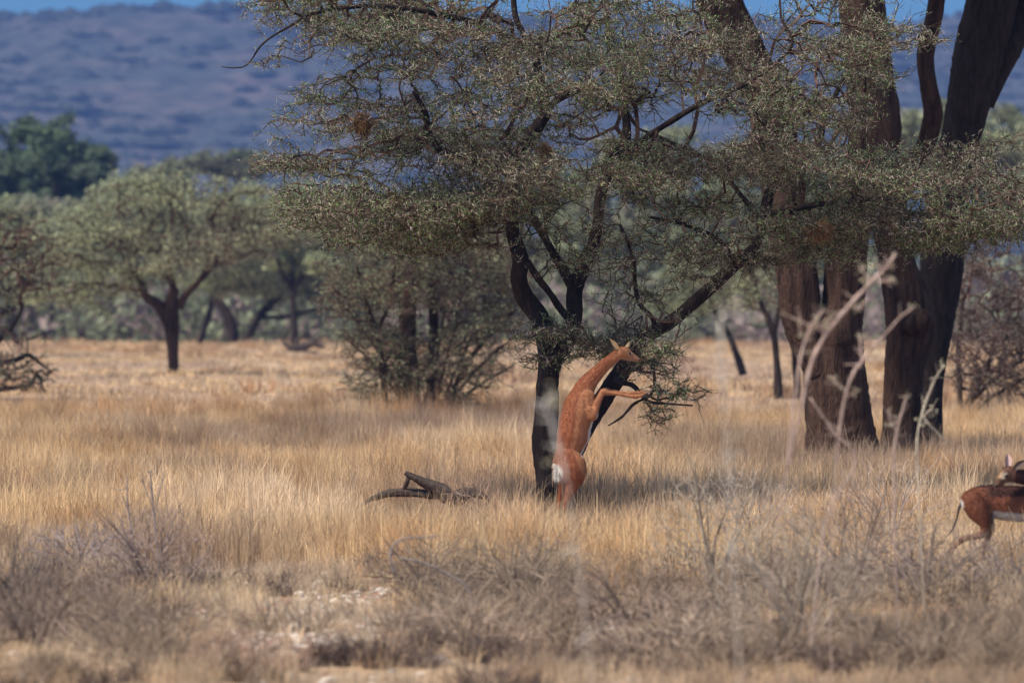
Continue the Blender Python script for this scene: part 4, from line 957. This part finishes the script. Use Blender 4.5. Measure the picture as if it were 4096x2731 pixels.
# --- upright antelope
DG = 76.0
def g(cx, cy, r=None, dy=0.0):
    p = P(2050 + cx * .54201, 1250 + cy * .54201, DG); p[1] += dy
    return [*p] if r is None else [*p, r * .54201 / F * DG]
bx_ = P(2050 + 380 * .542, 2000, DG); gz = float(gh(bx_[0], DG))
root = empty('gerenuk', (bx_[0], DG, gz), 'rust red long necked antelope standing upright on its hind legs browsing the acacia', 'antelope')
scl = F / DG / .54201        # crop px per metre
zpx = lambda z: (YH - (z - H) * F / DG - 1250) / .54201
gy = zpx(gz)
chains = [
    # trunk of the body
    ([g(520, 600, 72), g(500, 660, 104), g(485, 740, 122), g(462, 830, 120), g(448, 900, 118), g(430, 970, 104), g(414, 1030, 96), g(408, 1090, 102), g(400, 1140, 92)], .86),
    # shoulder bulge, chest
    ([g(545, 620, 62, -.05), g(552, 690, 62, -.06), g(560, 750, 44, -.06)], .8), ([g(545, 620, 60, .06), g(552, 690, 60, .07), g(556, 750, 44, .07)], .8),
    # belly swelling
    ([g(480, 840, 95), g(470, 900, 103), g(458, 950, 88)], .8),
    # rump and thighs
    ([g(414, 1080, 100, -.05), g(434, 1135, 110, -.06), g(448, 1185, 93, -.07), g(450, 1230, 66, -.07), g(436, 1290, 44, -.06), g(414, 1345, 30, -.05), g(398, 1390, 23, -.05), g(388, 1430, 18, -.05), g(384, gy - 30, 16, -.05)], .8),
    ([g(385, 1090, 86, .06), g(392, 1150, 88, .07), g(392, 1210, 66, .08), g(378, 1270, 38, .08), g(362, 1330, 25, .08), g(350, 1385, 19, .08), g(345, 1430, 17, .08), g(342, gy - 30, 15, .08)], .8),
    # neck
    ([g(515, 625, 90), g(528, 570, 76), g(570, 505, 62), g(630, 440, 50), g(690, 380, 43), g(745, 335, 40), g(790, 302, 39), g(812, 290, 37)], .8),
    # skull, muzzle
    ([g(800, 288, 38), g(830, 292, 37), g(862, 312, 27), g(893, 328, 20), g(922, 342, 15), g(938, 347, 12)], .8),
    ([g(812, 312, 30), g(850, 330, 20), g(890, 345, 13), g(918, 351, 9)], .8),
    # fore leg near: upper arm, elbow, forearm, knee, cannon
    ([g(560, 720, 52, -.08), g(585, 760, 38, -.10), g(602, 735, 30, -.11), g(622, 675, 25, -.11), g(648, 615, 22, -.11), g(672, 583, 24, -.11), g(700, 590, 18, -.11), g(760, 597, 13, -.11), g(840, 610, 13, -.11), g(905, 618, 16, -.11), g(940, 612, 13, -.11), g(962, 606, 13, -.11)], .9),
    ([g(560, 715, 50, .08), g(585, 750, 38, .09), g(606, 715, 30, .09), g(632, 650, 25, .09), g(660, 598, 22, .08), g(690, 578, 23, .07), g(722, 583, 18, .06), g(790, 590, 13, .05), g(870, 594, 13, .03), g(930, 592, 15, .02), g(960, 590, 13, .02), g(985, 598, 12, .02)], .9),
]
RUFOUS = np.array([.28, .092, .038]); FLANK = np.array([.39, .165, .075]); WHITE = np.array([.72, .68, .62])
def lerp(a, b, t): return a * (1 - t[:, None]) + b * t[:, None]
def colA(co, nr):
    s_ = (YH - (co[:, 2] - H) * F / co[:, 1] - 1250) / .54201; cx = (2048 + co[:, 0] * F / co[:, 1] - 2050) / .54201
    n = len(co)
    # back (dorsal saddle) darker, flank lighter; line runs down the body
    mid = np.interp(s_, [250, 330, 400, 500, 600, 700, 850, 980, 1080, 1200, 1400], [790, 750, 700, 605, 500, 465, 460, 430, 470, 520, 560])
    t = np.clip((cx - mid) / 14 + .5, 0, 1)
    c = lerp(np.tile(RUFOUS, (n, 1)), np.tile(FLANK, (n, 1)), t)
    w_ = np.clip((nr[:, 0] - .72) * 6, 0, 1) * ((s_ > 740) & (s_ < 1070)) * (cx > 500)
    c = lerp(c, np.tile(WHITE, (n, 1)), w_.astype(float))
    rp = np.clip(1.25 - np.hypot((cx - 325) / 44, (s_ - 1185) / 60), 0, 1) * 2
    c = lerp(c, np.tile(WHITE, (n, 1)), np.clip(rp, 0, 1))
    head = np.clip((cx - 840) / 40, 0, 1) * (s_ < 400)
    c = lerp(c, np.tile(np.array([.36, .19, .12]), (n, 1)), head * .8)
    eye = np.clip(1.4 - np.hypot((cx - 866) / 15, (s_ - 302) / 10), 0, 1) * (cx > 800) * .6
    c = lerp(c, np.tile(np.array([.6, .52, .42]), (n, 1)), eye)
    throat = np.clip((-nr[:, 2] - .5) * 3, 0, 1) * ((cx > 700) & (s_ < 420)); c = lerp(c, np.tile(np.array([.6, .42, .3]), (n, 1)), throat * .6)
    return c
body = finish(blob_mesh(chains, .009, 5), 'body', root, colA, M_fur)
TAN = (.50, .33, .17)
fur(root, body, 45000, .016, (-.35, 0, -1))
ear(body, g(776, 272, None, -.03), g(716, 190, None, -.05), .030, (.3, -1, .2), TAN, RUFOUS)
ear(body, g(830, 262, None, .05), g(868, 212, None, .10), .026, (.5, .6, .2), (.08, .05, .04), TAN)
ball('eye', body, g(866, 300, None, -.040), .0135, M_eye)
ball('nose', body, g(936, 347), .018, M_hoof, sc_=(1, 1.1, .9))
hoof(body, g(962, 606, None, -.11), g(1000, 632, None, -.11), .026); hoof(body, g(985, 598, None, .02), g(1018, 622, None, .02), .026)
hoof(body, g(384, gy - 34, None, -.05), g(400, gy - 4, None, -.05), .03); hoof(body, g(342, gy - 34, None, .08), g(356, gy - 4, None, .08), .03)
# rump tuft + short tail
mb = MB(); n = 260
s0 = np.array([g(rng.uniform(306, 350), rng.uniform(1110, 1225), None, rng.uniform(-.12, -.02)) for _ in range(n)])
d = norm(rdir(n) * .5 + np.array([-.4, -.5, -.8])); Vp, Qp = prisms(s0, s0 + d * rng.uniform(.03, .06, (n, 1)), np.full(n, .003), np.full(n, .0008)); mb.add(Vp, Qp, (.75, .7, .62)); mb.build('rump_patch', M_fur, body)
mb = MB(); tube(mb, np.array([g(312, 1085, 10, -.01), g(298, 1130, 8, -.01), g(298, 1180, 7, -.01), g(296, 1240, 5, -.01), g(300, 1290, 3, -.01)]), 7, 6, .1, (.2, .1, .05)); mb.build('tail', M_fur, body, True)

# --- turning antelope at the right edge
DG2 = 60.0
def g2(cx, cy, r=None, dy=0.0):
    p = P(3600 + cx * .38272, 1700 + cy * .38272, DG2); p[1] += dy
    return [*p] if r is None else [*p, r * .38272 / F * DG2]
xb = P(3990, 2000, DG2)[0]; gz2 = float(gh(xb, DG2))
root2 = empty('gerenuk', (xb, DG2, gz2), 'chestnut antelope with shade put into its coat at the right edge turning its head back over its body', 'antelope')
gy2 = (YH - (gz2 - H) * F / DG2 - 1700) / .38272
chains = [
    ([g2(740, 790, 110), g2(830, 780, 140), g2(950, 790, 168), g2(1080, 810, 178), g2(1220, 820, 186), g2(1380, 820, 180), g2(1500, 800, 165), g2(1580, 770, 140)], .72),
    ([g2(760, 800, 122, -.06), g2(820, 880, 120, -.07), g2(880, 970, 92, -.08), g2(900, 1060, 62, -.08), g2(850, 1135, 38, -.08), g2(760, 1165, 30, -.08), g2(660, 1185, 27, -.08), g2(560, 1270, 24, -.08), g2(480, 1400, 21, -.08), g2(430, gy2 - 50, 20, -.08), g2(440, gy2 - 30, 20, -.08)], .8),
    ([g2(760, 810, 110, .07), g2(820, 900, 108, .08), g2(900, 990, 76, .09), g2(950, 1080, 48, .09), g2(930, 1170, 32, .09), g2(890, 1260, 26, .09), g2(880, 1400, 21, .09), g2(885, gy2 - 35, 20, .09)], .8),
    ([g2(1480, 880, 110, -.07), g2(1430, 1000, 60, -.08), g2(1330, 1110, 38, -.08), g2(1275, 1200, 29, -.08), g2(1280, 1350, 21, -.08), g2(1270, gy2 - 35, 20, -.08)], .8),
    ([g2(1500, 880, 100, .08), g2(1520, 1020, 56, .08), g2(1530, 1150, 32, .08), g2(1520, 1350, 21, .08), g2(1525, gy2 - 35, 20, .08)], .8),
    # neck sweeping up then back
    ([g2(1560, 740, 120, 0), g2(1520, 640, 96, -.02), g2(1430, 575, 84, -.06), g2(1320, 545, 78, -.12), g2(1230, 530, 74, -.16), g2(1165, 510, 68, -.18)], .8),
    # skull and muzzle, pointing down left
    ([g2(1150, 490, 66, -.18), g2(1105, 490, 62, -.19), g2(1065, 530, 50, -.20), g2(1030, 570, 38, -.21), g2(1000, 605, 29, -.22), g2(985, 625, 24, -.22)], .8),
    ([g2(1140, 540, 48, -.18), g2(1080, 570, 34, -.19), g2(1020, 615, 22, -.21)], .8)]
DK = np.array([.06, .022, .016]); MD = np.array([.20, .068, .032])  # dark coat tone with the shade over neck and body put in
def colB(co, nr):
    s_ = (YH - (co[:, 2] - H) * F / co[:, 1] - 1700) / .38272; cx = (2048 + co[:, 0] * F / co[:, 1] - 3600) / .38272; n = len(co)
    t = np.clip((s_ - 735) / 25, 0, 1) * np.clip((930 - s_) / 30, 0, 1); c = lerp(np.tile(DK, (n, 1)), np.tile(MD, (n, 1)), t * np.clip((cx - 900) / 80, 0, 1))
    c = lerp(c, np.tile(MD, (n, 1)), np.clip((960 - cx) / 100, 0, 1) * (s_ > 650))
    bel = np.clip((s_ - 880 - 0.1 * (cx - 960)) / 25, 0, 1) * np.clip((cx - 960) / 30, 0, 1) * (cx < 1440) * (s_ < 1080); c = lerp(c, np.tile(np.array([.55, .48, .42]), (n, 1)), bel)
    rp = np.clip(1.3 - np.hypot((cx - 632) / 34, (s_ - 850) / 75), 0, 1) * 2; c = lerp(c, np.tile(WHITE, (n, 1)), np.clip(rp, 0, 1))
    leg = np.clip((s_ - 1050) / 80, 0, 1); c = lerp(c, np.tile(np.array([.22, .12, .085]), (n, 1)), leg * .8)
    hd = (co[:, 1] < DG2 - .1) & (cx < 1210) & (s_ < 660)
    c = lerp(c, np.tile(np.array([.20, .10, .06]), (n, 1)), hd * .7)
    fore = hd * np.clip((1085 - cx) / 20, 0, 1) * np.clip((560 - s_) / 30, 0, 1); c = lerp(c, np.tile(np.array([.42, .26, .12]), (n, 1)), np.clip(fore, 0, 1))
    er = np.clip(1.6 - np.hypot((cx - 1093) / 34, (s_ - 528) / 32), 0, 1) * hd; c = lerp(c, np.tile(np.array([.5, .4, .3]), (n, 1)), np.clip(er, 0, 1))
    jw = hd * np.clip(1.4 - np.hypot((cx - 1130) / 40, (s_ - 604) / 12), 0, 1); c = lerp(c, np.tile(np.array([.6, .48, .3]), (n, 1)), np.clip(jw, 0, 1))
    return c
body2 = finish(blob_mesh(chains, .010, 5), 'body', root2, colB, M_fur)
fur(root2, body2, 45000, .016, (-1, 0, -.35))
ear(body2, g2(1110, 440, None, -.15), g2(1118, 285, None, -.10), .036, (.3, -1, 0), (.42, .28, .24), DK * 1.5)
ear(body2, g2(1180, 460, None, -.2), g2(1310, 350, None, -.22), .032, (0, -1, .6), (.09, .06, .05), np.array(TAN) * .9)
ball('eye', body2, g2(1093, 527, None, -.2395), .016, M_eye)
ball('nose', body2, g2(984, 624, None, -.225), .018, M_hoof)
hoof(body2, g2(440, gy2 - 34, None, -.08), g2(462, gy2 - 4, None, -.08), .026); hoof(body2, g2(885, gy2 - 34, None, .09), g2(905, gy2 - 4, None, .09), .026)
hoof(body2, g2(1270, gy2 - 34, None, -.08), g2(1292, gy2 - 4, None, -.08), .026); hoof(body2, g2(1525, gy2 - 34, None, .08), g2(1545, gy2 - 4, None, .08), .026)
mb = MB(); tube(mb, np.array([g2(655, 800, 16, -.02), g2(622, 850, 13, -.02), g2(602, 920, 11, -.02), g2(582, 1000, 11, -.02), g2(550, 1080, 8, -.02), g2(495, 1160, 5, -.02)]), 8, 6, .12, (.04, .03, .03)); mb.build('tail', M_fur, body2, True)

# ------------------------------------------------------------------ haze
m, N, L = new_mat('air')
out = N.new('ShaderNodeOutputMaterial'); pv = N.new('ShaderNodeVolumePrincipled')
pv.inputs['Color'].default_value = (0.11, 0.21, 0.50, 1)
pv.inputs['Density'].default_value = 0.00018
pv.inputs['Anisotropy'].default_value = 0.0
L.new(pv.outputs[0], out.inputs['Volume'])
X0, X1, Y0, Y1, Z0, Z1 = -5000, 5000, -60, 9100, -3, 215
V = np.array([[X0, Y0, Z0], [X1, Y0, Z0], [X1, Y1, Z0], [X0, Y1, Z0], [X0, Y0, Z1], [X1, Y0, Z1], [X1, Y1, Z1], [X0, Y1, Z1]], float)
Q = np.array([[0, 3, 2, 1], [4, 5, 6, 7], [0, 1, 5, 4], [1, 2, 6, 5], [2, 3, 7, 6], [3, 0, 4, 7]])
hz_ = tag(mesh_obj('haze', V, Q, m), 'thin blue haze over the whole plain and hill', 'haze', kind='stuff')
print('done')
